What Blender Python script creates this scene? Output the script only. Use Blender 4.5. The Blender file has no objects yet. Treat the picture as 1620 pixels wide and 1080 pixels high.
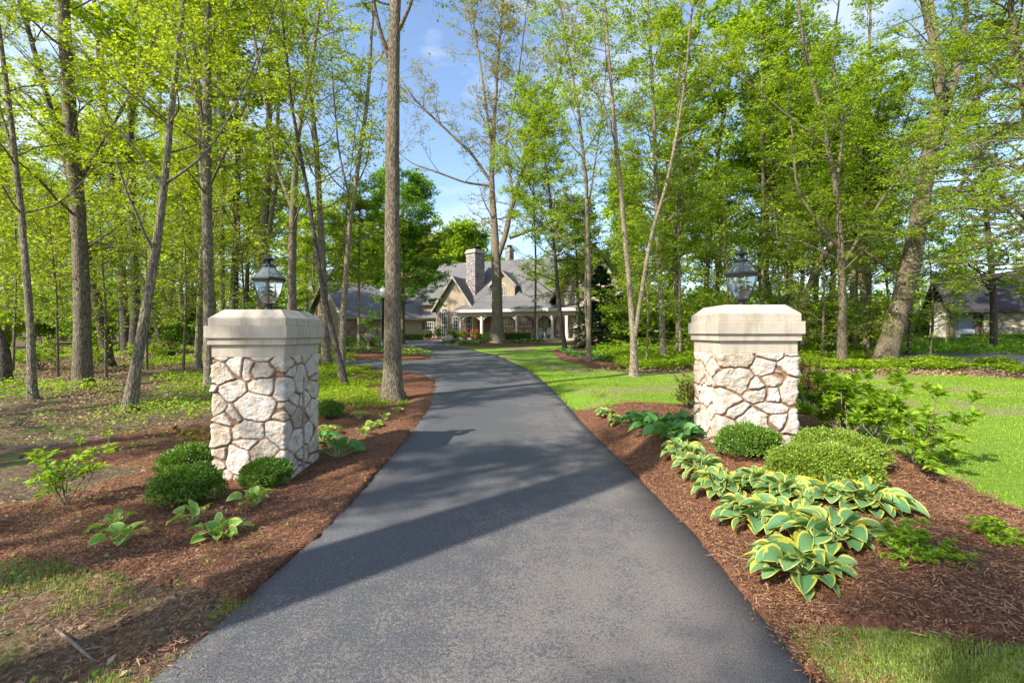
import bpy, math, random
import numpy as np
from mathutils import Vector
from mathutils.geometry import delaunay_2d_cdt

S = bpy.context.scene
COL = S.collection
F = 750.0; CU = 810.0; CV = 527.0; CH = 1.65

# ------------------------------------------------------------------ camera
cam = bpy.data.objects.new("camera", bpy.data.cameras.new("camera"))
COL.objects.link(cam); S.camera = cam
cam.location = (0, 0, CH); cam.rotation_euler = (math.radians(90), 0, 0)
cam.data.sensor_width = 36; cam.data.lens = 36 * F / 1620
cam.data.shift_y = -13 / 1620
cam.data.clip_start = 0.05; cam.data.clip_end = 2000

# ------------------------------------------------------------------ light
SUN_AZ = (0.80, 0.60); SUN_EL = math.radians(40)
w = bpy.data.worlds.new("World"); S.world = w; w.use_nodes = True
nt = w.node_tree; nt.nodes.clear()
wo = nt.nodes.new('ShaderNodeOutputWorld'); bg = nt.nodes.new('ShaderNodeBackground')
sky = nt.nodes.new('ShaderNodeTexSky'); sky.sky_type = 'NISHITA'; sky.sun_disc = False
sky.sun_elevation = SUN_EL; sky.sun_rotation = math.atan2(-SUN_AZ[0], -SUN_AZ[1]) % (2 * math.pi)
sky.air_density = 1.0; sky.dust_density = 1.0; sky.ozone_density = 2.0
tc = nt.nodes.new('ShaderNodeTexCoord'); mp = nt.nodes.new('ShaderNodeMapping')
mp.inputs['Scale'].default_value = (1.0, 1.0, 2.6); mp.inputs['Location'].default_value = (3.1, 0.4, 0.2)
cn = nt.nodes.new('ShaderNodeTexNoise'); cn.inputs['Scale'].default_value = 2.3
cn.inputs['Detail'].default_value = 9; cn.inputs['Roughness'].default_value = 0.58
cr = nt.nodes.new('ShaderNodeMapRange'); cr.inputs['From Min'].default_value = 0.51
cr.inputs['From Max'].default_value = 0.72; cr.inputs['To Max'].default_value = 0.7
cm = nt.nodes.new('ShaderNodeMix'); cm.data_type = 'RGBA'
cm.inputs['B'].default_value = (4.3, 4.6, 5.0, 1)
nt.links.new(tc.outputs['Generated'], mp.inputs[0]); nt.links.new(mp.outputs[0], cn.inputs['Vector'])
nt.links.new(cn.outputs['Fac'], cr.inputs['Value']); nt.links.new(cr.outputs[0], cm.inputs['Factor'])
nt.links.new(sky.outputs[0], cm.inputs['A']); nt.links.new(cm.outputs['Result'], bg.inputs[0])
bg.inputs[1].default_value = 0.15; nt.links.new(bg.outputs[0], wo.inputs[0])
sun = bpy.data.objects.new("sun", bpy.data.lights.new("sun", 'SUN')); COL.objects.link(sun)
sun.data.energy = 4.3; sun.data.angle = math.radians(0.53); sun.data.color = (1.0, 0.94, 0.84)
_c = math.cos(SUN_EL)
sun.rotation_euler = Vector((SUN_AZ[0] * _c, SUN_AZ[1] * _c, -math.sin(SUN_EL))).to_track_quat('-Z', 'Y').to_euler()
sun.location = (-20, -15, 30)
S.view_settings.view_transform = 'Standard'; S.view_settings.look = 'None'
S.view_settings.exposure = 1.05; S.view_settings.gamma = 1.0
S.cycles.max_bounces = 7; S.cycles.diffuse_bounces = 4; S.cycles.glossy_bounces = 2
S.cycles.transmission_bounces = 4; S.cycles.transparent_max_bounces = 12
S.cycles.caustics_reflective = False; S.cycles.caustics_refractive = False
S.cycles.sample_clamp_indirect = 6

rng = np.random.default_rng(11)

# ------------------------------------------------------------------ terrain
def sstep(t):
    t = np.clip(t, 0, 1); return t * t * (3 - 2 * t)
def rise(y):
    t = np.asarray(y, float) - 7
    r = np.where(t < -2, 0, np.where(t < 2, (t + 2) ** 2 / 8, t))
    return 0.028 * np.minimum(r, 43 + 4 * np.tanh((np.maximum(t, 43) - 43) / 8))
def march(u, v, fn):
    kx = (u - CU) / F; kz = -(v - CV) / F
    lo = 0.5; d = 0.5
    while d < 200:
        if CH + kz * d < float(fn(kx * d, d)): break
        lo = d; d *= 1.03
    hi = d
    for _ in range(30):
        m = (lo + hi) / 2
        if CH + kz * m < float(fn(kx * m, m)): hi = m
        else: lo = m
    return (kx * hi, hi)
RE_PX = [(1280, 1080), (1200, 975), (1100, 848), (1000, 748), (930, 680), (900, 645), (862, 605), (830, 582), (785, 563), (740, 552), (705, 546), (693, 543)]
LE_PX = [(245, 1080), (395, 950), (500, 852), (600, 748), (655, 680), (682, 640), (690, 615), (688, 601)]
h0 = lambda x, y: rise(y)
RE = [march(u, v, h0) for u, v in RE_PX]; LE = [march(u, v, h0) for u, v in LE_PX]
REx = np.array([p[0] for p in RE]); REy = np.array([p[1] for p in RE])
LEx = np.array([p[0] for p in LE]); LEy = np.array([p[1] for p in LE])
def vnoise(x, y, s, seed=0):
    x = np.asarray(x, float) / s + seed * 13.7; y = np.asarray(y, float) / s + seed * 7.3
    xi = np.floor(x).astype(int); yi = np.floor(y).astype(int); fx = x - xi; fy = y - yi
    fx = fx * fx * (3 - 2 * fx); fy = fy * fy * (3 - 2 * fy)
    def h(a, b):
        n = (a * 374761393 + b * 668265263 + seed * 974634) & 0x7fffffff
        n = ((n ^ (n >> 13)) * 1274126177) & 0x7fffffff
        return ((n ^ (n >> 16)) & 0xffff) / 65535.0
    return (h(xi, yi) * (1 - fx) + h(xi + 1, yi) * fx) * (1 - fy) + (h(xi, yi + 1) * (1 - fx) + h(xi + 1, yi + 1) * fx) * fy
def H(x, y):
    x = np.asarray(x, float); y = np.asarray(y, float)
    xr = np.interp(y, REy, REx); xl = np.interp(y, LEy, LEx)
    b = 0.27 * sstep((x - xr - 0.03) / 0.95) * (1 - sstep((y - 8) / 7))
    b = b - 0.11 * sstep((xl - x - 0.05) / 0.9) * (1 - sstep((y - 7) / 6))
    off = np.maximum(np.maximum(x - xr, xl - x), 0)
    m = sstep(off / 0.6) * (1 - sstep((y - 14) / 5))
    n = (vnoise(x, y, 0.9, 1) - 0.5) * 0.06 + (vnoise(x, y, 0.3, 2) - 0.5) * 0.02
    return rise(y) + b + m * n
def G(u, v): return march(u, v, H)

# ------------------------------------------------------------------ helpers
def tag(o, label=None, cat=None, group=None, kind=None):
    if label: o['label'] = label
    if cat: o['category'] = cat
    if group: o['group'] = group
    if kind: o['kind'] = kind
    return o
def empty(name, loc, label=None, cat=None, group=None):
    o = bpy.data.objects.new(name, None); COL.objects.link(o); o.location = loc
    o.empty_display_size = 0.2
    return tag(o, label, cat, group)
def link(name, me, mats=None, parent=None, loc=None):
    o = bpy.data.objects.new(name, me); COL.objects.link(o)
    if mats is not None:
        for m in (mats if isinstance(mats, (list, tuple)) else [mats]): me.materials.append(m)
    if parent: o.parent = parent
    if loc is not None: o.location = loc
    return o
def np_mesh(name, V, Fc, smooth=False, mi=None, attrs=None):
    V = np.ascontiguousarray(V, dtype=np.float32).reshape(-1, 3); Fc = np.asarray(Fc, dtype=np.int32)
    k = Fc.shape[1]; me = bpy.data.meshes.new(name)
    me.vertices.add(len(V)); me.vertices.foreach_set('co', V.ravel())
    me.loops.add(Fc.size); me.loops.foreach_set('vertex_index', Fc.ravel())
    me.polygons.add(len(Fc)); me.polygons.foreach_set('loop_start', np.arange(0, Fc.size, k, dtype=np.int32))
    if smooth: me.polygons.foreach_set('use_smooth', np.ones(len(Fc), dtype=bool))
    if mi is not None: me.polygons.foreach_set('material_index', np.asarray(mi, dtype=np.int32))
    for an, av in (attrs or {}).items():
        a = me.attributes.new(an, 'FLOAT', 'POINT'); a.data.foreach_set('value', np.asarray(av, np.float32))
    me.update(calc_edges=True)
    return me
def copy_tree(o, parent=None):
    c = o.copy(); COL.objects.link(c)
    if parent: c.parent = parent
    for ch in KIDS.get(o.name, []): copy_tree(ch, c)
    return c
KIDS = {}
def remember(root, *ch): KIDS[root.name] = list(ch)
class MB:
    def __init__(s, fr=None): s.v = []; s.f = []; s.m = []; s.fr = fr
    def P(s, x, y, z):
        if s.fr:
            ox, oy, c, sn = s.fr
            x, y = ox + x * c + y * sn, oy - x * sn + y * c
        return (x, y, z)
    def face(s, pts, m=0):
        b = len(s.v); s.v += [s.P(*p) for p in pts]; s.f.append(tuple(range(b, b + len(pts)))); s.m.append(m)
    def box(s, x0, x1, y0, y1, z0, z1, m=0, bev=0):
        b = len(s.v)
        for z in (z0, z1):
            for x, y in ((x0, y0), (x1, y0), (x1, y1), (x0, y1)): s.v.append(s.P(x, y, z))
        for q in ((0, 3, 2, 1), (4, 5, 6, 7), (0, 1, 5, 4), (1, 2, 6, 5), (2, 3, 7, 6), (3, 0, 4, 7)):
            s.f.append(tuple(b + i for i in q)); s.m.append(m)
    def hexa(s, lo, hi, m=0):       # 4 bottom pts, 4 top pts
        b = len(s.v); s.v += [s.P(*p) for p in lo + hi]; n = len(lo)
        s.f.append(tuple(b + i for i in range(n))[::-1]); s.f.append(tuple(b + n + i for i in range(n)))
        for i in range(n): s.f.append((b + i, b + (i + 1) % n, b + n + (i + 1) % n, b + n + i))
        s.m += [m] * (n + 2)
    def slab(s, pts, t, m=0):        # polygon with thickness straight down
        s.hexa([(x, y, z - t) for x, y, z in pts], list(pts), m)
    def tube(s, pts, rs, k=8, m=0):
        V, Fq = tubes(np.array([pts], float), np.array([rs], float), k)
        b = len(s.v); s.v += [s.P(*p) for p in V.tolist()]; s.f += [tuple(int(i) + b for i in q) for q in Fq]; s.m += [m] * len(Fq)
        s.f.append(tuple(range(b, b + k))[::-1]); e = b + len(V); s.f.append(tuple(range(e - k, e))); s.m += [m, m]
    def lathe(s, cx, cy, prof, k=16, m=0, rot=0.0, cap=True):
        b = len(s.v)
        for r, z in prof:
            for i in range(k):
                a = 2 * math.pi * i / k + rot; s.v.append(s.P(cx + r * math.cos(a), cy + r * math.sin(a), z))
        for j in range(len(prof) - 1):
            for i in range(k):
                s.f.append((b + j * k + i, b + j * k + (i + 1) % k, b + (j + 1) * k + (i + 1) % k, b + (j + 1) * k + i)); s.m.append(m)
        if cap:
            s.f.append(tuple(range(b, b + k))[::-1]); e = b + len(prof) * k; s.f.append(tuple(range(e - k, e))); s.m += [m, m]
    def build(s, name, mats, parent=None, smooth=False, bevel=0, org=None):
        me = bpy.data.meshes.new(name)
        o0 = org if org is not None else (parent_world(parent) if parent else (0, 0, 0))
        me.from_pydata([(x - o0[0], y - o0[1], z - o0[2]) for x, y, z in s.v], [], s.f)
        me.polygons.foreach_set('material_index', s.m)
        if smooth: me.polygons.foreach_set('use_smooth', [True] * len(s.f))
        me.update()
        o = link(name, me, mats, parent)
        if org is not None and not parent: o.location = org
        if bevel:
            b = o.modifiers.new('bevel', 'BEVEL'); b.width = bevel; b.segments = 2; b.limit_method = 'ANGLE'; b.harden_normals = False
        return o
def parent_world(p):
    x = y = z = 0
    while p: x += p.location.x; y += p.location.y; z += p.location.z; p = p.parent
    return (x, y, z)
def tubes(paths, radii, k):
    n, m, _ = paths.shape
    T = np.gradient(paths, axis=1); T /= np.linalg.norm(T, axis=2, keepdims=True) + 1e-9
    ref = np.where(np.abs(T[..., 2:3]) > 0.9, np.array([1.0, 0, 0]), np.array([0, 0, 1.0]))
    if m > 2:   # one reference per path keeps rings aligned
        ref = np.broadcast_to(np.where(np.abs(T.mean(1, keepdims=True)[..., 2:3]) > 0.75, np.array([1.0, 0, 0]), np.array([0, 0, 1.0])), T.shape)
    A = np.cross(T, ref); A /= np.linalg.norm(A, axis=2, keepdims=True) + 1e-9
    B = np.cross(T, A)
    a = np.arange(k) * 2 * math.pi / k
    V = paths[:, :, None, :] + radii[:, :, None, None] * (np.cos(a)[None, None, :, None] * A[:, :, None, :] + np.sin(a)[None, None, :, None] * B[:, :, None, :])
    idx = np.arange(n * m * k).reshape(n, m, k); nx = np.roll(idx, -1, axis=2)
    Fq = np.stack([idx[:, :-1], nx[:, :-1], nx[:, 1:], idx[:, 1:]], -1).reshape(-1, 4)
    return V.reshape(-1, 3), Fq
def unit(a): return a / (np.linalg.norm(a, axis=-1, keepdims=True) + 1e-9)
def leaves(P, D, N, L, W, fold=0.25, droop=0.0):
    """pointed folded leaves: P base pts, D directions, N normals"""
    D = unit(D); R = unit(np.cross(D, N)); U = np.cross(R, D)
    L = np.broadcast_to(L, len(P))[:, None]; W = np.broadcast_to(W, len(P))[:, None]
    m = P + D * L * 0.45
    V = np.stack([P, m + R * W * .5 + U * W * fold, P + D * L - U * L * droop, m - R * W * .5 + U * W * fold], 1)
    i = np.arange(len(P))[:, None] * 4
    Fc = np.concatenate([i + np.array([0, 1, 2]), i + np.array([0, 2, 3])], 1).reshape(-1, 3)
    return V.reshape(-1, 3), Fc
def inpoly(x, y, poly):
    x = np.asarray(x); y = np.asarray(y); r = np.zeros(x.shape, bool); n = len(poly)
    for i in range(n):
        x0, y0 = poly[i]; x1, y1 = poly[(i + 1) % n]
        if y0 == y1: continue
        c = ((y0 > y) != (y1 > y)) & (x < (x1 - x0) * (y - y0) / (y1 - y0) + x0)
        r ^= c
    return r

# ------------------------------------------------------------------ materials
def mat(name):
    m = bpy.data.materials.new(name); m.use_nodes = True
    t = m.node_tree; b = t.nodes['Principled BSDF']; return m, t, b
def N(t, typ, **kw):
    n = t.nodes.new(typ)
    for k, v in kw.items():
        if k.startswith('_'): setattr(n, k[1:], v)
        else: n.inputs[k.replace('_', ' ')].default_value = v
    return n
def ramp(t, fac, stops, interp='LINEAR'):
    r = t.nodes.new('ShaderNodeValToRGB'); r.color_ramp.interpolation = interp
    e = r.color_ramp.elements
    while len(e) < len(stops): e.new(0.5)
    for i, (p, c) in enumerate(stops): e[i].position = p; e[i].color = (*c, 1)
    t.links.new(fac, r.inputs[0]); return r.outputs[0]
def coords(t, scale=(1, 1, 1), kind='Object'):
    c = t.nodes.new('ShaderNodeTexCoord'); m = t.nodes.new('ShaderNodeMapping'); m.inputs['Scale'].default_value = scale
    t.links.new(c.outputs[kind], m.inputs[0]); return m.outputs[0]
def noise(t, vec, scale, detail=4, rough=0.55):
    n = N(t, 'ShaderNodeTexNoise', Scale=scale, Detail=detail, Roughness=rough); t.links.new(vec, n.inputs['Vector']); return n.outputs['Fac']
def mixc(t, f, a, b, mode='MIX'):
    m = t.nodes.new('ShaderNodeMix'); m.data_type = 'RGBA'; m.blend_type = mode
    for s, v in (('Factor', f), ('A', a), ('B', b)):
        if isinstance(v, (int, float)): m.inputs[s].default_value = v
        elif isinstance(v, tuple): m.inputs[s].default_value = (*v, 1)
        else: t.links.new(v, m.inputs[s])
    return m.outputs['Result']
def bump(t, b, hgt, dist=0.01, st=0.6):
    n = N(t, 'ShaderNodeBump', Strength=st, Distance=dist); t.links.new(hgt, n.inputs['Height']); t.links.new(n.outputs[0], b.inputs['Normal'])
def mathn(t, op, a, b=0.0):
    m = t.nodes.new('ShaderNodeMath'); m.operation = op
    for i, v in enumerate((a, b)):
        if isinstance(v, (int, float)): m.inputs[i].default_value = v
        else: t.links.new(v, m.inputs[i])
    return m.outputs[0]
def simple(name, c, rough=0.7, metal=0.0, var=0.12, scale=8, bmp=0.0):
    m, t, b = mat(name); v = coords(t); f = noise(t, v, scale, 5)
    b.inputs['Roughness'].default_value = rough; b.inputs['Metallic'].default_value = metal
    lo = tuple(x * (1 - var * 2) for x in c); hi = tuple(min(x * (1 + var * 2), .95) for x in c)
    t.links.new(ramp(t, f, [(0.3, lo), (0.7, hi)]), b.inputs['Base Color'])
    if bmp: bump(t, b, noise(t, v, scale * 6, 4), bmp, 0.6)
    return m
def leafmat(name, cols, trans=0.45, tcol=1.5, rough=0.5, spec=0.3):
    m, t, b = mat(name); g = t.nodes.new('ShaderNodeNewGeometry')
    n = len(cols); c = ramp(t, g.outputs['Random Per Island'], [(i / max(n - 1, 1), cols[i]) for i in range(n)])
    v = coords(t); f = noise(t, v, 0.5, 2); c = mixc(t, 0.5, c, ramp(t, f, [(0.35, (0.62, 0.70, 0.5)), (0.65, (1.25, 1.15, 1.0))]), 'MULTIPLY')
    t.links.new(c, b.inputs['Base Color']); b.inputs['Roughness'].default_value = rough
    b.inputs['Specular IOR Level'].default_value = spec
    tr = t.nodes.new('ShaderNodeBsdfTranslucent'); tc2 = mixc(t, 1.0, c, (tcol, tcol * 0.95, tcol * 0.4), 'MULTIPLY'); t.links.new(tc2, tr.inputs[0])
    mx = t.nodes.new('ShaderNodeMixShader'); mx.inputs[0].default_value = trans
    t.links.new(b.outputs[0], mx.inputs[1]); t.links.new(tr.outputs[0], mx.inputs[2])
    t.links.new(mx.outputs[0], t.nodes['Material Output'].inputs[0]); return m

M = {}
M['leaf_lime'] = leafmat('leaf_lime', [(.22, .32, .02), (.34, .46, .03), (.47, .57, .055)])
M['leaf_green'] = leafmat('leaf_green', [(.17, .28, .02), (.28, .41, .03), (.41, .54, .045)])
M['leaf_mid'] = leafmat('leaf_mid', [(.12, .24, .02), (.19, .34, .03), (.28, .45, .04)])
M['leaf_deep'] = leafmat('leaf_deep', [(.10, .23, .02), (.16, .33, .03), (.24, .43, .04)])
M['leaf_bud'] = leafmat('leaf_bud', [(.24, .24, .06), (.28, .30, .06), (.34, .30, .08)])
M['leaf_box'] = leafmat('leaf_box', [(.06, .15, .02), (.12, .23, .02), (.22, .34, .03)], trans=0.25, rough=0.4, spec=0.5)
M['leaf_boxlight'] = leafmat('leaf_boxlight', [(.12, .20, .02), (.21, .31, .03), (.34, .42, .05)], trans=0.25, rough=0.4, spec=0.5)
M['needle'] = leafmat('needle', [(.018, .05, .02), (.03, .075, .025), (.05, .10, .035)], trans=0.15)
M['leaf_shrub'] = leafmat('leaf_shrub', [(.16, .30, .02), (.26, .42, .03), (.38, .50, .05)])
M['leaf_rust'] = leafmat('leaf_rust', [(.20, .22, .03), (.30, .24, .05), (.36, .15, .06)])
M['hosta_green'] = leafmat('hosta_green', [(.07, .20, .05), (.10, .26, .06), (.14, .32, .08)], trans=0.3, tcol=1.5, rough=0.5, spec=0.35)
M['hosta_blue'] = leafmat('hosta_blue', [(.10, .24, .11), (.14, .29, .13), (.19, .34, .14)], trans=0.3, tcol=1.5, rough=0.55, spec=0.3)
M['hosta_edge'] = leafmat('hosta_edge', [(.54, .48, .06), (.62, .56, .09), (.58, .58, .18)], trans=0.3, tcol=1.2, rough=0.55, spec=0.3)
M['hosta_stalk'] = leafmat('hosta_stalk', [(.30, .42, .16), (.36, .46, .20)], trans=0.1)
M['petal_white'] = leafmat('petal_white', [(.7, .7, .66), (.8, .8, .76)], trans=0.3, tcol=1.0)
M['petal_red'] = leafmat('petal_red', [(.55, .03, .03), (.6, .08, .10)], trans=0.3, tcol=1.0)
M['blade'] = leafmat('blade', [(.16, .27, .02), (.26, .39, .03), (.40, .49, .07)], trans=0.35)
M['blade_dry'] = leafmat('blade_dry', [(.16, .26, .03), (.26, .38, .05), (.50, .44, .24)], trans=0.3)
M['litter'] = leafmat('litter', [(.16, .09, .05), (.30, .19, .11), (.46, .33, .22)], trans=0.1, tcol=1.0, rough=0.8)
M['chip'] = leafmat('chip', [(.07, .030, .017), (.21, .092, .050), (.34, .16, .09), (.46, .28, .17)], trans=0.0, rough=0.85, spec=0.2)

def bark(name, lo, hi, sc=1.0):
    m, t, b = mat(name); v = coords(t, (14 * sc, 14 * sc, 3.4 * sc)); f = noise(t, v, 2.6, 9, 0.72)
    vo = N(t, 'ShaderNodeTexVoronoi', Scale=3.0); t.links.new(v, vo.inputs['Vector'])
    big = noise(t, coords(t), 1.3, 4)
    h = mathn(t, 'MULTIPLY', f, mathn(t, 'ADD', vo.outputs['Distance'], 0.35))
    c = ramp(t, h, [(0.22, tuple(x * .45 for x in lo)), (0.36, lo), (0.62, hi)])
    c = mixc(t, 0.55, c, ramp(t, big, [(0.35, (.7, .72, .62)), (0.65, (1.25, 1.2, 1.15))]), 'MULTIPLY')
    t.links.new(c, b.inputs['Base Color']); b.inputs['Roughness'].default_value = 0.9
    bump(t, b, h, 0.03, 0.9); return m
M['bark_grey'] = bark('bark_grey', (.13, .105, .07), (.33, .28, .20))
M['bark_brown'] = bark('bark_brown', (.10, .078, .05), (.26, .21, .14))
M['bark_dark'] = bark('bark_dark', (.045, .035, .028), (.15, .12, .09))
M['bark_tan'] = bark('bark_tan', (.17, .135, .09), (.40, .33, .23))

# ground
def groundmat():
    m, t, b = mat('forest_floor'); v = coords(t)
    a = noise(t, v, 1.4, 6, 0.6); f = noise(t, v, 22, 6, 0.7); g = noise(t, v, 0.35, 4)
    soil = ramp(t, f, [(0.3, (.045, .030, .020)), (0.5, (.12, .08, .05)), (0.7, (.27, .19, .125))])
    moss = ramp(t, f, [(0.3, (.05, .09, .015)), (0.7, (.16, .25, .03))])
    c = mixc(t, ramp(t, a, [(0.50, (0, 0, 0)), (0.62, (.75, .75, .75))]), soil, moss)
    t.links.new(c, b.inputs['Base Color']); b.inputs['Roughness'].default_value = 0.95; b.inputs['Specular IOR Level'].default_value = 0.15
    bump(t, b, f, 0.03, 0.9); return m
def mulchmat():
    m, t, b = mat('mulch'); v = coords(t, (1, 1, 1)); vs = coords(t, (1, 2.2, 1))
    f = noise(t, vs, 30, 7, 0.72); g = noise(t, v, 1.6, 4); vo = N(t, 'ShaderNodeTexVoronoi', Scale=45); t.links.new(vs, vo.inputs['Vector'])
    c = ramp(t, f, [(0.24, (.03, .015, .010)), (0.42, (.135, .058, .032)), (0.56, (.26, .12, .068)), (0.74, (.42, .27, .18))])
    c = mixc(t, 0.5, c, ramp(t, g, [(0.35, (.75, .72, .70)), (0.65, (1.2, 1.2, 1.2))]), 'MULTIPLY')
    t.links.new(c, b.inputs['Base Color']); b.inputs['Roughness'].default_value = 0.92; b.inputs['Specular IOR Level'].default_value = 0.2
    h = mathn(t, 'ADD', f, mathn(t, 'MULTIPLY', vo.outputs['Distance'], 0.5)); bump(t, b, h, 0.03, 1.0); return m
def lawnmat():
    m, t, b = mat('lawn'); v = coords(t); f = noise(t, v, 30, 6, 0.7); g = noise(t, v, 0.45, 5, 0.6); g2 = noise(t, v, 4, 4)
    gr = ramp(t, f, [(0.3, (.08, .15, .012)), (0.55, (.18, .30, .025)), (0.75, (.29, .42, .05))])
    dry = ramp(t, f, [(0.3, (.14, .10, .05)), (0.7, (.36, .28, .17))])
    k = mathn(t, 'ADD', mathn(t, 'MULTIPLY', g, 0.8), mathn(t, 'MULTIPLY', g2, 0.2))
    at = N(t, 'ShaderNodeAttribute', _attribute_name='dry'); c = mixc(t, mathn(t, 'MULTIPLY', at.outputs['Fac'], ramp(t, k, [(0.40, (.3, .3, .3)), (0.55, (.95, .95, .95))])), gr, dry)
    t.links.new(c, b.inputs['Base Color']); b.inputs['Roughness'].default_value = 0.9; b.inputs['Specular IOR Level'].default_value = 0.2
    bump(t, b, f, 0.03, 0.9); return m
def N_noise_color(t, v, sc):
    n = N(t, 'ShaderNodeTexNoise', Scale=sc, Detail=2); t.links.new(v, n.inputs['Vector']); return n.outputs['Color']
def asphalt():
    m, t, b = mat('asphalt'); v = coords(t)
    sp = noise(t, v, 120, 3, 0.75); sp2 = noise(t, v, 45, 5, 0.7); big = noise(t, v, 0.9, 5, 0.6); mid = noise(t, v, 5, 5, 0.65)
    dark = ramp(t, sp, [(0.32, (.038, .038, .042)), (0.53, (.083, .083, .088)), (0.68, (.21, .207, .203))])
    worn = ramp(t, sp, [(0.30, (.055, .051, .050)), (0.48, (.15, .132, .118)), (0.70, (.28, .245, .212))])
    sep = t.nodes.new('ShaderNodeSeparateXYZ'); t.links.new(v, sep.inputs[0])
    ny = N(t, 'ShaderNodeMapRange'); ny.inputs['From Min'].default_value = 5.4; ny.inputs['From Max'].default_value = 2.0
    ny.inputs['To Min'].default_value = -.04; ny.inputs['To Max'].default_value = 0.07; t.links.new(sep.outputs['Y'], ny.inputs['Value'])
    xx = mathn(t, 'MULTIPLY', sep.outputs['X'], 0.07)
    k = mathn(t, 'ADD', mathn(t, 'ADD', mathn(t, 'MULTIPLY', big, 0.32), mathn(t, 'MULTIPLY', mid, 0.22)), mathn(t, 'ADD', mathn(t, 'MULTIPLY', sp2, 0.60), mathn(t, 'ADD', ny.outputs[0], xx)))
    c = mixc(t, ramp(t, k, [(0.555, (0, 0, 0)), (0.64, (1, 1, 1))]), dark, worn)
    vw = mixc(t, 0.03, v, N_noise_color(t, v, 40), 'ADD'); vo = N(t, 'ShaderNodeTexVoronoi', Scale=3.5); t.links.new(vw, vo.inputs['Vector'])
    c = mixc(t, ramp(t, vo.outputs['Distance'], [(0.0, (1, 1, 1)), (0.016, (1, 1, 1)), (0.020, (0, 0, 0))]), c, (.6, .6, .6))
    t.links.new(c, b.inputs['Base Color']); b.inputs['Roughness'].default_value = 0.78; b.inputs['Specular IOR Level'].default_value = 0.35
    bump(t, b, sp, 0.006, 0.9); return m
M['ground'] = groundmat(); M['mulch'] = mulchmat(); M['lawn'] = lawnmat(); M['asphalt'] = asphalt()
def concrete():
    m, t, b = mat('concrete'); v = coords(t); st = noise(t, coords(t, (7, 7, .8)), 1.6, 6, .6); f = noise(t, v, 3, 6, .6); g = noise(t, v, 60, 4, .7)
    c = ramp(t, f, [(0.3, (.42, .355, .275)), (0.7, (.52, .455, .36))]); c = mixc(t, .8, c, ramp(t, st, [(0.36, (.76, .74, .70)), (0.50, (1, 1, 1))]), 'MULTIPLY')
    c = mixc(t, .35, c, ramp(t, g, [(0.35, (.7, .7, .7)), (0.6, (1.1, 1.1, 1.1))]), 'MULTIPLY')
    t.links.new(c, b.inputs['Base Color']); b.inputs['Roughness'].default_value = .9; bump(t, b, g, .004, .8); return m
M['concrete'] = concrete()
M['iron'] = simple('iron', (.022, .024, .028), 0.42, metal=0.3, scale=20)
M['candle'] = simple('candle', (.62, .55, .40), 0.5)
M['brass'] = simple('brass', (.30, .22, .12), 0.35, metal=0.9)
M['white'] = simple('white_paint', (.58, .54, .47), 0.6, var=0.03)
M['plastic'] = simple('white_chair', (.8, .8, .78), 0.5, var=0.03)
M['trim'] = simple('trim', (.38, .33, .26), 0.6, var=0.03)
M['stucco'] = simple('stucco', (.36, .29, .20), 0.9, var=0.08, scale=3, bmp=0.01)
M['shutter'] = simple('shutter', (.16, .13, .11), 0.6)
M['globe'] = simple('globe', (.75, .76, .72), 0.35, var=0.04)
M['darkroof'] = simple('darkroof', (.035, .03, .035), 0.9, scale=5)
M['door'] = simple('door_grey', (.22, .26, .33), 0.6)
M['wood'] = simple('wood_orange', (.42, .22, .10), 0.7, scale=6)
M['strip'] = simple('strip', (.27, .24, .20), 0.7)
M['doorwood'] = simple('door_wood', (.10, .06, .04), 0.6)
M['paver'] = simple('paver', (.30, .17, .13), 0.9, scale=5)
M['boulder'] = simple('boulder', (.40, .33, .25), 0.9, scale=4, bmp=0.02)
M['shaded_core'] = simple('shaded_core', (.03, .07, .012), 0.9)  # dark green that paints the shade inside boxwoods and hedges
M['stick'] = simple('stick', (.20, .16, .12), 0.9, scale=20, bmp=0.005)
def glass(name, tint, refl):
    m, t, b = mat(name); tr = t.nodes.new('ShaderNodeBsdfTransparent'); tr.inputs[0].default_value = (*tint, 1)
    gl = t.nodes.new('ShaderNodeBsdfGlossy'); gl.inputs['Roughness'].default_value = 0.05
    fr = N(t, 'ShaderNodeLayerWeight', Blend=refl); mx = t.nodes.new('ShaderNodeMixShader')
    t.links.new(fr.outputs['Fresnel'], mx.inputs[0]); t.links.new(tr.outputs[0], mx.inputs[1]); t.links.new(gl.outputs[0], mx.inputs[2])
    du = t.nodes.new('ShaderNodeBsdfTranslucent'); du.inputs[0].default_value = (.75, .82, .80, 1); m2 = t.nodes.new('ShaderNodeMixShader'); m2.inputs[0].default_value = .16  # pale translucent share stands in for bright sky reflected by the panes
    t.links.new(mx.outputs[0], m2.inputs[1]); t.links.new(du.outputs[0], m2.inputs[2])
    t.links.new(m2.outputs[0], t.nodes['Material Output'].inputs[0]); return m
M['glass'] = glass('lantern_glass', (.90, .96, .94), 0.5)
mg, tg, bgp = mat('window_glass'); bgp.inputs['Base Color'].default_value = (.03, .035, .04, 1); bgp.inputs['Roughness'].default_value = 0.08; M['pane'] = mg
def siding():
    m, t, b = mat('siding'); v = coords(t, (1, 1, 1)); sep = t.nodes.new('ShaderNodeSeparateXYZ'); t.links.new(v, sep.inputs[0])
    fr = mathn(t, 'FRACT', mathn(t, 'MULTIPLY', sep.outputs['Z'], 5.0)); n = noise(t, v, 2.0, 3)
    c = ramp(t, n, [(0.3, (.36, .31, .235)), (0.7, (.44, .385, .30))])
    t.links.new(c, b.inputs['Base Color']); b.inputs['Roughness'].default_value = 0.7; bump(t, b, mathn(t, 'SUBTRACT', 1.0, fr), 0.03, 1.0); return m
M['siding'] = siding()
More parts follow.
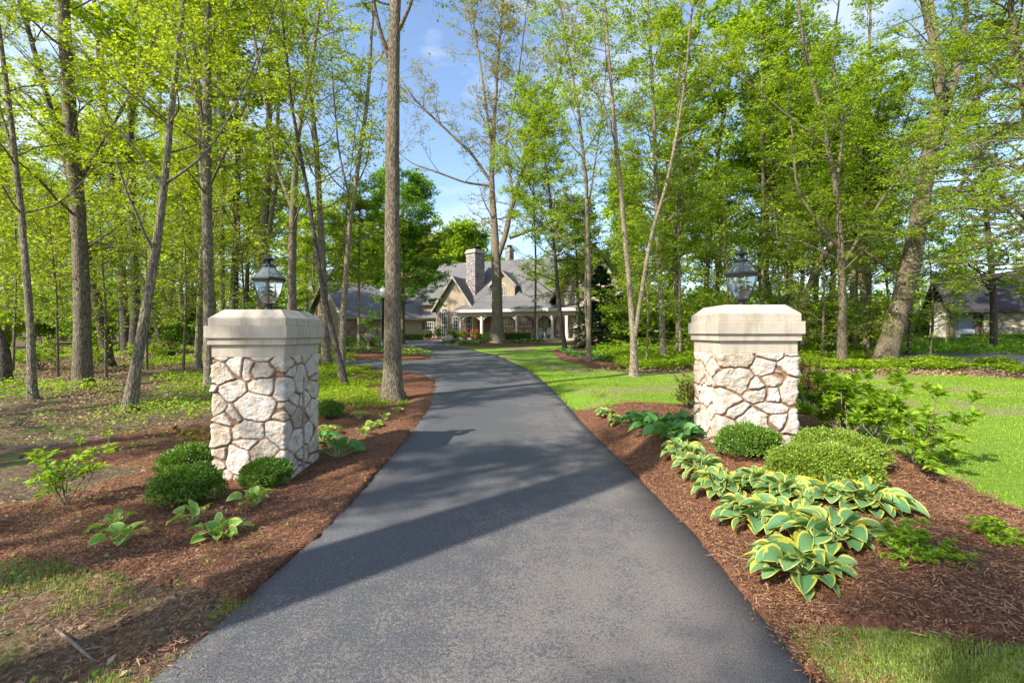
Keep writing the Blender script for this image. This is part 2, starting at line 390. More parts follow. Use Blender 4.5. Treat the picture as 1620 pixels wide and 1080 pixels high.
def shingle(name, a, bb):
    m, t, b = mat(name); v = coords(t); f = noise(t, v, 9, 5, 0.7); n = noise(t, v, 0.6, 3)
    sep = t.nodes.new('ShaderNodeSeparateXYZ'); t.links.new(v, sep.inputs[0]); fr = mathn(t, 'FRACT', mathn(t, 'MULTIPLY', sep.outputs['Z'], 5.5))
    c = ramp(t, f, [(0.3, a), (0.7, bb)]); c = mixc(t, 0.5, c, ramp(t, n, [(0.35, (.8, .8, .82)), (0.65, (1.15, 1.15, 1.1))]), 'MULTIPLY')
    t.links.new(c, b.inputs['Base Color']); b.inputs['Roughness'].default_value = 0.9; bump(t, b, fr, 0.02, 0.8); return m
M['roof'] = shingle('shingle', (.085, .084, .087), (.19, .182, .178))
def rubble(name, cols, mortar, sc):
    m, t, b = mat(name); v = coords(t, (1, 1, 1.35)); wn = N(t, 'ShaderNodeTexNoise', Scale=sc * .9, Detail=3)
    t.links.new(v, wn.inputs['Vector']); wv = mixc(t, 0.12, v, wn.outputs['Color'], 'ADD')
    vo = N(t, 'ShaderNodeTexVoronoi', Scale=sc); t.links.new(wv, vo.inputs['Vector'])
    ve = N(t, 'ShaderNodeTexVoronoi', Scale=sc, _feature='DISTANCE_TO_EDGE'); t.links.new(wv, ve.inputs['Vector'])
    sp = t.nodes.new('ShaderNodeSeparateColor'); t.links.new(vo.outputs['Color'], sp.inputs[0])
    c = ramp(t, sp.outputs[0], [(i / (len(cols) - 1), k) for i, k in enumerate(cols)])
    f = noise(t, v, 14, 5); c = mixc(t, 0.6, c, ramp(t, f, [(0.3, (.75, .72, .7)), (0.7, (1.2, 1.2, 1.2))]), 'MULTIPLY')
    e = ramp(t, ve.outputs['Distance'], [(0.04, (0, 0, 0)), (0.09, (1, 1, 1))]); c = mixc(t, e, mortar, c)
    t.links.new(c, b.inputs['Base Color']); b.inputs['Roughness'].default_value = 0.9
    bump(t, b, ramp(t, ve.outputs['Distance'], [(0.02, (0, 0, 0)), (0.2, (1, 1, 1))]), 0.05, 0.9); return m
M['rubble'] = rubble('rubble_stone', [(.42, .33, .26), (.26, .17, .13), (.52, .44, .37), (.34, .27, .22)], (.16, .11, .08), 3.6)
M['rubble_chimney'] = rubble('chimney_stone', [(.38, .35, .34), (.24, .195, .19), (.46, .43, .42), (.32, .27, .26)], (.18, .14, .13), 4.0)
M['rubble_green'] = rubble('barn_stone', [(.36, .33, .22), (.30, .27, .18), (.42, .38, .27)], (.14, .12, .08), 2.2)
def pillar_stone():
    m, t, b = mat('pillar_stone'); v = coords(t)
    a1 = N(t, 'ShaderNodeAttribute', _attribute_name='mortar'); a2 = N(t, 'ShaderNodeAttribute', _attribute_name='tint')
    f = noise(t, v, 7, 7, 0.65); f2 = noise(t, v, 38, 5, 0.7); f3 = noise(t, v, 2.6, 4)
    c = ramp(t, a2.outputs['Fac'], [(0.0, (.60, .55, .48)), (0.2, (.42, .345, .265)), (0.4, (.66, .62, .56)), (0.6, (.48, .41, .32)), (0.8, (.63, .58, .51)), (1.0, (.47, .42, .35))])
    st = ramp(t, f, [(0.46, (1.08, 1.08, 1.08)), (0.58, (.88, .77, .65)), (0.70, (.56, .41, .30))])
    c = mixc(t, 0.8, c, st, 'MULTIPLY')
    c = mixc(t, 0.5, c, ramp(t, f2, [(0.3, (.75, .74, .73)), (0.6, (1.12, 1.12, 1.12))]), 'MULTIPLY')
    mo = ramp(t, f2, [(0.3, (.19, .10, .055)), (0.7, (.32, .19, .115))])
    c = mixc(t, a1.outputs['Fac'], c, mo); t.links.new(c, b.inputs['Base Color']); b.inputs['Roughness'].default_value = 0.9
    b.inputs['Specular IOR Level'].default_value = 0.25
    bump(t, b, mathn(t, 'ADD', f2, mathn(t, 'MULTIPLY', f, 1.2)), 0.012, 0.9); return m
M['pillar'] = pillar_stone()

# ------------------------------------------------------------------ ground sheets
xs = np.concatenate([np.linspace(-300, -40, 20)[:-1], np.linspace(-40, -9, 50)[:-1], np.linspace(-9, 9, 181)[:-1], np.linspace(9, 40, 50)[:-1], np.linspace(40, 300, 20)])
ys = np.concatenate([np.linspace(-60, -2, 20)[:-1], np.linspace(-2, 14, 161)[:-1], np.linspace(14, 60, 80)[:-1], np.linspace(60, 600, 25)])
X, Y = np.meshgrid(xs, ys); Z = H(X, Y)
idx = np.arange(X.size).reshape(X.shape)
Fg = np.stack([idx[:-1, :-1], idx[:-1, 1:], idx[1:, 1:], idx[1:, :-1]], -1).reshape(-1, 4)
LAWN2 = None
tag(link('ground', np_mesh('ground', np.stack([X, Y, Z], -1), Fg, True), M['ground']), kind='structure')

def densify(poly, step):
    out = []
    for i in range(len(poly)):
        a = np.array(poly[i]); b = np.array(poly[(i + 1) % len(poly)]); n = max(1, int(np.linalg.norm(b - a) / step))
        for k in range(n): out.append(tuple(a + (b - a) * k / n))
    return out
def smooth_poly(p, it=2):
    for _ in range(it):
        q = []
        for i in range(len(p)):
            a = p[i]; b = p[(i + 1) % len(p)]
            q.append((a[0] * .75 + b[0] * .25, a[1] * .75 + b[1] * .25)); q.append((a[0] * .25 + b[0] * .75, a[1] * .25 + b[1] * .75))
        p = q
    return p
def dryness(x, y):
    return sstep((vnoise(x, y, 1.7, 21) * .6 + vnoise(x, y, .45, 22) * .4 - .50) / .14) * sstep((y - 5.6) / 1.6)
def sheet(name, poly, material, lift, edge, step=0.25, near=None, jit=0.0, relief=0.0, bstep=0.15, kind='structure'):
    b = densify(poly, bstep)
    if jit:
        b = [(x + (float(vnoise(x, y, .35, 5)) - .5) * jit, y + (float(vnoise(x, y, .35, 6)) - .5) * jit) for x, y in b]
    bp = np.array(b); pts = []
    x0, y0 = bp.min(0); x1, y1 = bp.max(0)
    gx, gy = np.meshgrid(np.arange(x0, x1, step), np.arange(y0, y1, step)); gx = gx.ravel() + rng.uniform(-.2, .2, gx.size) * step; gy = gy.ravel() + rng.uniform(-.2, .2, gy.size) * step
    if near:
        k = (gy > near[1]); gx = gx[k]; gy = gy[k]
        hx, hy = np.meshgrid(np.arange(x0, x1, near[0]), np.arange(y0, min(y1, near[1]), near[0])); hx = hx.ravel() + rng.uniform(-.3, .3, hx.size) * near[0]; hy = hy.ravel() + rng.uniform(-.3, .3, hy.size) * near[0]
        gx = np.concatenate([gx, hx]); gy = np.concatenate([gy, hy])
    k = inpoly(gx, gy, b); gx = gx[k]; gy = gy[k]
    n = len(b); vs = [Vector(p) for p in b] + [Vector((float(a), float(c))) for a, c in zip(gx, gy)]
    ov, oe, of, _, _, _ = delaunay_2d_cdt(vs, [(i, (i + 1) % n) for i in range(n)], [], 1, 1e-5)
    P = np.array([(p.x, p.y) for p in ov]); z = H(P[:, 0], P[:, 1])
    isb = np.zeros(len(P), bool)
    ed = {}
    for f in of:
        for i in range(3):
            e = (f[i], f[(i + 1) % 3]); e2 = (min(e), max(e)); ed[e2] = ed.get(e2, 0) + 1
    be = [e for e, c in ed.items() if c == 1]
    for e in be: isb[e[0]] = isb[e[1]] = True
    zz = z + np.where(isb, edge, lift)
    if relief: zz += np.where(isb, 0, (vnoise(P[:, 0], P[:, 1], .16, 8) - .5) * relief + (vnoise(P[:, 0], P[:, 1], .5, 9) - .5) * relief)
    V = np.column_stack([P, zz]).tolist(); F3 = [tuple(f) for f in of]
    if edge > 0:   # skirt
        m = {}
        for e in be:
            for i in e:
                if i not in m: m[i] = len(V); V.append([V[i][0], V[i][1], float(z[i]) - 0.08])
        for f in list(F3):
            for i in range(3):
                a, c = f[i], f[(i + 1) % 3]
                if ed.get((min(a, c), max(a, c))) == 1: F3.append((c, a, m[a])); F3.append((c, m[a], m[c]))
    Vn = np.array(V); o = link(name, np_mesh(name, Vn, np.array(F3), True, attrs={'dry': dryness(Vn[:, 0], Vn[:, 1])} if name == 'lawn' else None), material)
    return tag(o, kind=kind)
W2 = lambda L: [G(u, v) for u, v in L]
# driveway: main run, side lane to the left, court in front of the house
lane_low = W2([(670, 592), (640, 587), (600, 583), (553, 578), (450, 574), (300, 570)])
lane_up = W2([(300, 560), (450, 563), (553, 568), (620, 572), (662, 571), (684, 568)])
court = W2([(680, 563), (664, 558), (645, 552), (628, 546)])
a0 = G(245, 1080); c0 = G(1280, 1080)
drive = [(a0[0] - .05, -6), (a0[0] - .03, 1.0)] + LE + lane_low + lane_up + court + [(-11.5, 40.5), (-9.0, 42.6), (-5.0, 41.8)] + RE[::-1] + [(c0[0] + .05, 1.0), (c0[0] + .05, -6)]
sheet('driveway', drive, M['asphalt'], 0.018, 0.018, step=0.5, bstep=0.25, jit=0.03)
paver = [(-14, 41.0), (-11.5, 41.0), (-9.0, 43.1), (-5.0, 42.3), (-4.2, 43.6), (-8.0, 45.6), (-12, 44), (-14, 43)]
sheet('paver_path', paver, M['paver'], 0.03, 0.03, step=1.0)
# mulch beds
bl = LE[1:] + W2([(672, 594), (640, 589), (600, 585), (556, 580), (562, 600), (540, 622), (512, 650), (470, 660), (345, 665), (250, 680), (120, 705), (20, 725)]) + [(-4.6, 6.2), (-5.2, 4.6), (-4.4, 3.6)] + W2([(60, 885), (180, 905), (300, 925), (390, 960)])
br = [G(912, 650), G(960, 643), G(1050, 640), G(1150, 645), G(1280, 655), G(1375, 700), G(1450, 735), G(1530, 775), G(1620, 812), (5.6, 3.8), (5.0, 2.75)] + W2([(1620, 1040), (1540, 1020), (1440, 1012), (1330, 1000), (1245, 995)]) + RE[1:6]
beds = []
beds.append(('mulch_bed', bl)); beds.append(('mulch_bed', br))
for nm, p in beds: sheet(nm, p, M['mulch'], 0.035, -0.03, step=0.16, near=(0.06, 7.5), jit=0.12, relief=0.035)
isl = lane_up[1:] + court[:3] + W2([(600, 549), (540, 549), (450, 552)])
sheet('mulch_bed', isl, M['mulch'], 0.05, -0.02, step=0.5, jit=0.15, relief=0.03)
ok = W2([(742, 548), (700, 542), (720, 538), (800, 540), (858, 541), (870, 545), (800, 548)])
sheet('mulch_bed', ok, M['mulch'], 0.04, -0.02, step=0.6, jit=0.2, relief=0.03)
tb = W2([(870, 556), (890, 568), (940, 582), (985, 580), (1010, 565), (980, 556), (905, 550)])
sheet('mulch_bed', tb, M['mulch'], 0.04, -0.02, step=0.4, jit=0.2, relief=0.03)
# lawns
lawn = [G(905, 650)] + RE[5:] + W2([(745, 549), (800, 549), (868, 547), (905, 546), (870, 556), (890, 568), (940, 583), (1010, 591), (1100, 589), (1265, 590), (1330, 588), (1420, 594), (1520, 592), (1620, 601)]) + [(14, 11), (9.5, 5.5), (7.0, 4.4)] + W2([(1620, 815), (1530, 778), (1450, 738), (1375, 703), (1280, 660), (1150, 648), (1050, 644), (960, 646)])
sheet('lawn', lawn, M['lawn'], 0.02, -0.02, step=0.4, near=(0.15, 10), jit=0.15)
lawn2 = W2([(1245, 1000), (1330, 1007), (1440, 1014), (1540, 1024), (1620, 1040)]) + [(3.4, 2.2), (3.2, 1.7), (1.46, 1.7), (1.46, 2.0)]
lawnfar = W2([(1405, 557), (1620, 557)]) + [(60, 25), (60, 45), (25, 45)] + W2([(1405, 547)])
sheet('lawn', lawnfar, M['lawn'], 0.02, -0.02, step=1.5)
nroad = W2([(1398, 560), (1500, 557), (1620, 558)]) + [(60, 22), (60, 14)] + W2([(1620, 580), (1560, 573), (1480, 569), (1398, 569)])
sheet('neighbour_road', nroad, M['asphalt'], 0.045, 0.045, step=1.5)

# ------------------------------------------------------------------ scatter on ground
def scat(poly, n, dens=None, ymax=None, wob=0):
    p = np.array(poly); lo = p.min(0); hi = p.max(0)
    x = rng.uniform(lo[0], hi[0], n); y = rng.uniform(lo[1], hi[1] if ymax is None else min(hi[1], ymax), n)
    if wob: k = inpoly(x + (vnoise(x, y, wob * 1.2, 14) - .5) * wob * 2 + (vnoise(x, y, wob * .3, 15) - .5) * wob * .8, y + (vnoise(x, y, wob * 1.2, 16) - .5) * wob * 2 + rng.normal(0, wob * .12, n), poly)
    else: k = inpoly(x, y, poly)
    x = x[k]; y = y[k]
    if dens is not None: k = rng.random(len(x)) < dens(x, y); x = x[k]; y = y[k]
    return x, y
def inview(x, y, m=0.3): return (y > 0.8) & (np.abs(x) < 1.1 * y + m)
def chips(name, polys, n, lift):
    V = []; Fs = []; off = 0
    for poly, cnt, ym in polys:
        x, y = scat(poly, cnt, lambda a, b: np.clip(5.5 / b, .15, 1) ** 1.3 * np.where((a > np.interp(b, REy, REx) + .01) | (a < np.interp(b, LEy, LEx) - .01), 1, .10), ym, .09); k = inview(x, y); x = x[k]; y = y[k]
        m = len(x); z = H(x, y) + lift + rng.uniform(0, .022, m) + (vnoise(x, y, .16, 8) - .5) * .035 + (vnoise(x, y, .5, 9) - .5) * .035
        a = rng.uniform(0, 2 * math.pi, m); tl = rng.normal(0, .22, m)
        D = np.stack([np.cos(a) * np.cos(tl), np.sin(a) * np.cos(tl), np.sin(tl)], 1)
        Nn = unit(np.stack([rng.normal(0, .3, m), rng.normal(0, .3, m), np.ones(m)], 1))
        L = rng.gamma(2.0, .008, m) + .008; Wd = rng.uniform(.003, .007, m)
        D = unit(D); R = unit(np.cross(D, Nn)); P = np.stack([x, y, z], 1)
        Q = np.stack([P - D * L[:, None] / 2 - R * Wd[:, None] / 2, P + D * L[:, None] / 2 - R * Wd[:, None] * .3, P + D * L[:, None] / 2 + R * Wd[:, None] * .3, P - D * L[:, None] / 2 + R * Wd[:, None] / 2], 1)
        V.append(Q.reshape(-1, 3)); Fs.append(np.arange(m * 4).reshape(-1, 4) + off); off += m * 4
    return tag(link(name, np_mesh(name, np.concatenate(V), np.concatenate(Fs)), M['chip']), 'shredded brown wood mulch chips covering the planting beds', 'mulch', kind='stuff')
soil = [(-5.5, 4.5), (-3.4, 3.6), (-2.4, 3.25), (-1.6, 2.9), (-1.35, 1.8), (-3.5, 1.8), (-5, 3)]
chips('mulch_chips', [(bl, 330000, 16), (br, 300000, 12), (soil, 26000, 6), ([(1.36, 1.7), (1.36, 2.9), (1.80, 2.9), (1.60, 1.7)], 5000, 6)], 0, 0.033)
def blades(name, poly, n, hgt, wid, mt, dens=None, ymax=None, label=None, lift=0.015):
    x, y = scat(poly, n, dens, ymax); k = inview(x, y, .6); x = x[k]; y = y[k]; m = len(x); z = H(x, y) + lift
    a = rng.uniform(0, 2 * math.pi, m); ln = rng.uniform(.15, .9, m); h = hgt * rng.uniform(.5, 1.3, m)
    P = np.stack([x, y, z - .01], 1); d = np.stack([np.cos(a), np.sin(a), np.zeros(m)], 1); r = np.stack([-np.sin(a), np.cos(a), np.zeros(m)], 1)
    sc = wid * (1 + np.maximum(y - 4, 0) * .12)
    up = np.array([0, 0, 1.0]); mid = P + up * (h * .6)[:, None] + d * (h * ln * .25)[:, None]
    tip = P + up * (h * (1 - ln * .35))[:, None] + d * (h * ln * .9)[:, None]
    w1 = (sc / 2)[:, None]
    V = np.stack([P - r * w1, P + r * w1, mid + r * w1 * .8, mid - r * w1 * .8, tip], 1).reshape(-1, 3)
    i = np.arange(m)[:, None] * 5; Fc = np.concatenate([i + [0, 1, 2], i + [0, 2, 3], i + [3, 2, 4]], 1).reshape(-1, 3)
    return tag(link(name, np_mesh(name, V, Fc), mt), label, 'grass', kind='stuff')
def patchy(lo, hi, s=1.1, seed=3): return lambda x, y: sstep((vnoise(x, y, s, seed) * .65 + vnoise(x, y, s * .25, seed + 1) * .35 - lo) / (hi - lo))
lawnd = lambda x, y: (1 - .70 * dryness(x, y)) * np.clip(9 / y, .25, 1)
blades('grass', lawn, 520000, .045, .005, M['blade'], lawnd, 20, 'short green lawn grass with thin tan patches right of the driveway')
blades('grass', lawn2, 260000, .055, .004, M['blade_dry'], lambda x, y: (1 - patchy(.56, .68, .5, 33)(x, y) * .9), 3.2, 'ragged grass patch in the bottom right corner below the mulch')
gl = [(-5.5, 4.5), (-3.4, 3.6), (-2.4, 3.25), (-1.6, 2.9), (-1.35, 1.9), (-3.5, 1.9), (-5, 3)]
blades('grass', gl, 160000, .035, .0035, M['blade_dry'], lambda x, y: patchy(.52, .72, .45, 41)(x, y) * .7, 4.5, 'sparse grass tufts on dark soil at the bottom left')
wl = [(-40, 30), (-9.5, 30), (-5.2, 13), (-4.3, 9.0), (-5.5, 7.2), (-9, 5.5), (-12, 6), (-40, 12)]
def litter(poly, n, dens, lift=0.012):
    x, y = scat(poly, n, dens, None, .4); k = inview(x, y, 1); x = x[k]; y = y[k]; m = len(x)
    P = np.stack([x, y, H(x, y) + lift + rng.uniform(0, .02, m)], 1); a = rng.uniform(0, 6.283, m)
    D = np.stack([np.cos(a), np.sin(a), rng.normal(0, .35, m)], 1); Nn = unit(np.stack([rng.normal(0, .5, m), rng.normal(0, .5, m), np.ones(m)], 1))
    L = rng.uniform(.03, .065, m) * (1 + np.maximum(y - 6, 0) * .06)
    return leaves(P, D, Nn, L, L * .6, .35, -.2)
near_l = [(-12, 13), (-4.5, 10.5), (-3.6, 6.9), (-1.5, 3.4), (-1.3, 1.3), (-7, 1.3), (-7, 5)]
def twigs(n):
    x, y = scat(near_l + [], n * 3, None, None, .3); x2, y2 = scat(br, n, None, 7); x3, y3 = scat(wl, n * 2); x = np.concatenate([x, x2, x3]); y = np.concatenate([y, y2, y3])
    k = inview(x, y, .3) & ((x < np.interp(y, LEy, LEx) - .12) | (x > np.interp(y, REy, REx) + .12)); x = x[k]; y = y[k]; m = len(x); a = rng.uniform(0, 6.28, m); L = rng.uniform(.08, .38, m)
    P = np.zeros((m, 5, 3)); P[:, 0] = np.stack([x, y, H(x, y) + .045], 1)
    for i in range(1, 5):
        a = a + rng.normal(0, .25, m); P[:, i] = P[:, i - 1] + np.stack([np.cos(a) * L / 4, np.sin(a) * L / 4, rng.normal(0, .004, m)], 1)
    V, Fq = tubes(P, np.array([.0035, .003, .0028, .002, .001])[None].repeat(m, 0) * rng.uniform(.6, 1.5, (m, 1)), 4)
    tag(link('fallen_twigs', np_mesh('fallen_twigs', V, Fq), M['stick']), 'thin dry twigs scattered over the beds and woodland floor', 'twigs', kind='stuff')
twigs(110)
bare_r = W2([(1265, 590), (1420, 594), (1620, 601)]) + W2([(1620, 590), (1560, 585), (1265, 580)])
V1, F1 = litter(wl, 60000, patchy(.35, .6, 2.5, 51)); V2, F2 = litter(near_l, 12000, lambda x, y: ((x < np.interp(y, LEy, LEx) - .15) & (patchy(.3, .6, 1.2, 54)(x, y) > rng.random(len(x)))).astype(float))
V3, F3 = litter(bare_r, 5000, None); rw = W2([(905, 590), (1100, 589), (1260, 588), (1260, 572), (1000, 568)])
V4, F4 = litter(rw, 5000, None)
tag(link('leaf_litter', np_mesh('leaf_litter', np.concatenate([V1, V2, V3, V4]), np.concatenate([F1, F2 + len(V1), F3 + len(V1) + len(V2), F4 + len(V1) + len(V2) + len(V3)])), M['litter']), 'dry tan fallen leaves scattered over the bare woodland floor', 'fallen leaves', kind='stuff')
def cover(name, poly, n, hmax, size, mt, dens, label, cat='ground cover', wobc=.7):
    x, y = scat(poly, n, dens, None, wobc); k = inview(x, y, 1.5); x = x[k]; y = y[k]; m = len(x)
    hh = hmax * (0.35 + .65 * vnoise(x, y, .7, 61)) * rng.uniform(.2, 1, m)
    P = np.stack([x, y, H(x, y) + hh + .02], 1); a = rng.uniform(0, 6.283, m)
    D = np.stack([np.cos(a), np.sin(a), rng.normal(.1, .35, m)], 1); Nn = unit(np.stack([rng.normal(0, .4, m), rng.normal(0, .4, m), np.ones(m)], 1))
    L = size * rng.uniform(.6, 1.4, m) * (1 + np.maximum(y - 10, 0) * .03)
    V, Fc = leaves(P, D, Nn, L, L * .6, .2, .2)
    return tag(link(name, np_mesh(name, V, Fc), mt), label, cat, kind='stuff')
cover('ground_cover', wl, 200000, .30, .06, M['leaf_shrub'], lambda x, y: patchy(.47, .60, 2.6, 71)(x, y) * np.where(y < 9, .35, 1), 'low bright green weeds and wildflowers carpeting the left woodland floor')
cover('ground_cover', near_l, 9000, .07, .035, M['leaf_shrub'], lambda x, y: patchy(.55, .68, .9, 76)(x, y) * (x < np.interp(y, LEy, LEx) - .2), 'tiny scattered green seedlings on the bare ground left of the bed')
lg = [(-3.3, 9.0), (-2.6, 9.2), (-4.0, 14.5), (-5.3, 18), (-8.5, 19), (-7.5, 13.5), (-5.0, 9.4)]
cover('ground_cover', lg, 60000, .16, .05, M['leaf_green'], patchy(.30, .6, 1.4, 77), 'bright green low growth behind the left pillar')
cb = W2([(1260, 583), (1330, 586), (1420, 590), (1540, 583), (1620, 593), (1620, 578), (1540, 574), (1400, 573), (1260, 570)])
cover('ground_cover', cb, 80000, .34, .075, M['leaf_green'], patchy(.36, .54, 1.5, 81), 'leafy green ground cover strip between right lawn and neighbour road')
rw2 = W2([(1000, 585), (1100, 586), (1300, 578), (1400, 566), (1400, 556), (1000, 560), (940, 566)])
cover('ground_cover', rw2, 90000, .45, .09, M['leaf_green'], patchy(.30, .5, 1.6, 91), 'green woodland undergrowth along the edge of the right woods')
wr = [(4, 24), (30, 24), (60, 50), (10, 60), (7, 34)]
cover('ground_cover', wr, 90000, .6, .14, M['leaf_mid'], patchy(.3, .5, 3, 95), 'dim green undergrowth deep inside the right woods')

# ------------------------------------------------------------------ trees
def grow(start, d, L, k, wob, up, rg):
    n = len(start); P = np.zeros((n, k, 3)); P[:, 0] = start; d = unit(d.copy())
    st = (L / (k - 1))[:, None]
    for i in range(1, k):
        d = unit(d + rg.normal(0, wob, (n, 3)) + np.array([0, 0, up])); P[:, i] = P[:, i - 1] + d * st
    return P
def at_frac(P, f):
    n, k, _ = P.shape; t = np.clip(f, 0, .999) * (k - 1); i = t.astype(int); fr = (t - i)[..., None]
    r = np.arange(n)[:, None]
    a = P[r, i]; b = P[r, i + 1]; return a * (1 - fr) + b * fr, unit(b - a)
def spline(pts, step):
    p = np.array(pts, float); d = np.concatenate([[0], np.cumsum(np.linalg.norm(np.diff(p[:, :3], axis=0), axis=1))])
    n = max(4, int(d[-1] / step)); t = np.linspace(0, d[-1], n); out = np.stack([np.interp(t, d, p[:, i]) for i in range(p.shape[1])], 1)
    for _ in range(3): out[1:-1] = out[:-2] * .25 + out[1:-1] * .5 + out[2:] * .25
    return out
def crown_from(stems, rg, zb, nb, L, lsize, nleaf, el=(20, 60), sub=6, twig=5, flat=.8, top_only=False, zs=None, tw=.5):
    """stems: list of (n,4) x y z r arrays, local coordinates. returns branch (V,F), leaf (V,F)"""
    starts = []; dirs = []; Ls = []; Rs = []
    ztop = max(s[:, 2].max() for s in stems)
    tot = sum(max(s[-1, 2] - max(zb, s[0, 2]), .1) for s in stems)
    for s in stems:
        z0 = max(zb, s[0, 2] + .3); z1 = s[-1, 2]
        if z1 <= z0: continue
        n = max(2, int(nb * (z1 - z0) / tot)); zz = z0 + (z1 - z0) * np.sort(rg.random(n)) ** .9
        x = np.interp(zz, s[:, 2], s[:, 0]); y = np.interp(zz, s[:, 2], s[:, 1]); r = np.interp(zz, s[:, 2], s[:, 3])
        a = np.arange(n) * 2.4 + rg.uniform(-.6, .6, n) + rg.uniform(0, 6.28); e = np.radians(rg.uniform(el[0], el[1], n))
        starts.append(np.stack([x, y, zz], 1)); dirs.append(np.stack([np.cos(a) * np.cos(e), np.sin(a) * np.cos(e), np.sin(e)], 1))
        t = (zz - zb) / max(ztop - zb, 1); Ls.append(L * (1.0 - .55 * t) * rg.uniform(.55, 1.15, n)); Rs.append(r)
    if not starts: return None, None
    st = np.concatenate(starts); di = np.concatenate(dirs); LL = np.concatenate(Ls); rr = np.concatenate(Rs)
    P1 = grow(st, di, LL, 8, .13, .015, rg); r1 = np.minimum(rr * .42, .008 + .011 * LL)
    R1 = r1[:, None] * np.linspace(1, .22, 8)[None]
    n1 = len(P1); f = rg.uniform(.22, 1, (n1, sub)); b, tg = at_frac(P1, f)
    hor = unit(np.cross(tg, np.array([0, 0, 1.0]))); sg = np.where(rg.random((n1, sub, 1)) < .5, -1, 1)
    d2 = unit(tg * rg.uniform(.4, 1.0, (n1, sub, 1)) + hor * sg * rg.uniform(.4, 1, (n1, sub, 1)) + np.array([0, 0, 1.0]) * rg.normal(.12, .25, (n1, sub, 1)))
    L2 = (LL[:, None] * (1.05 - f * .6) * rg.uniform(.28, .6, (n1, sub))).ravel()
    P2 = grow(b.reshape(-1, 3), d2.reshape(-1, 3), L2, 5, .16, .0, rg); R2 = (np.clip(.0035 + L2 * .006, 0, 1))[:, None] * np.linspace(1, .35, 5)[None]
    n2 = len(P2); f = rg.uniform(.2, 1, (n2, twig)); b, tg = at_frac(P2, f)
    hor = unit(np.cross(tg, np.array([0, 0, 1.0]))); sg = np.where(rg.random((n2, twig, 1)) < .5, -1, 1)
    d3 = unit(tg * .6 + hor * sg * rg.uniform(.3, 1, (n2, twig, 1)) + np.array([0, 0, 1.0]) * rg.normal(0, .25, (n2, twig, 1)))
    L3 = rg.uniform(.5, 1.3, n2 * twig) * tw; P3 = grow(b.reshape(-1, 3), d3.reshape(-1, 3), L3, 3, .15, -.03, rg)
    R3 = np.full((len(P3), 3), .003) * np.array([1, .8, .5])
    out = []; off = 0
    for P, R, k in ((P1, R1, 5), (P2, R2, 3), (P3, R3, 3)):
        V, Fq = tubes(P, R, k); out.append((V, Fq + off)); off += len(V)
    VB = np.concatenate([o[0] for o in out]); FB = np.concatenate([o[1] for o in out])
    if nleaf <= 0: return (VB, FB), None
    per = max(1, int(round(nleaf / len(P3)))); f = rg.uniform(.1, 1, (len(P3), per)); b, tg = at_frac(P3, f)
    b = b.reshape(-1, 3); tg = tg.reshape(-1, 3); n = len(b); a = rg.uniform(0, 6.283, n)
    D = unit(tg * .5 + np.stack([np.cos(a), np.sin(a), rg.normal(-.15, .3, n)], 1)); sp = (1 - flat)
    Nn = unit(np.stack([rg.normal(0, .25 + sp, n), rg.normal(0, .25 + sp, n), np.ones(n)], 1))
    b = b + D * lsize * rg.uniform(.1, .8, (n, 1))
    Lf = lsize * rg.uniform(.45, 1.4, n)
    VL, FL = leaves(b, D, Nn, Lf, Lf * .78, .16, .12)
    return (VB, FB), (VL, FL)
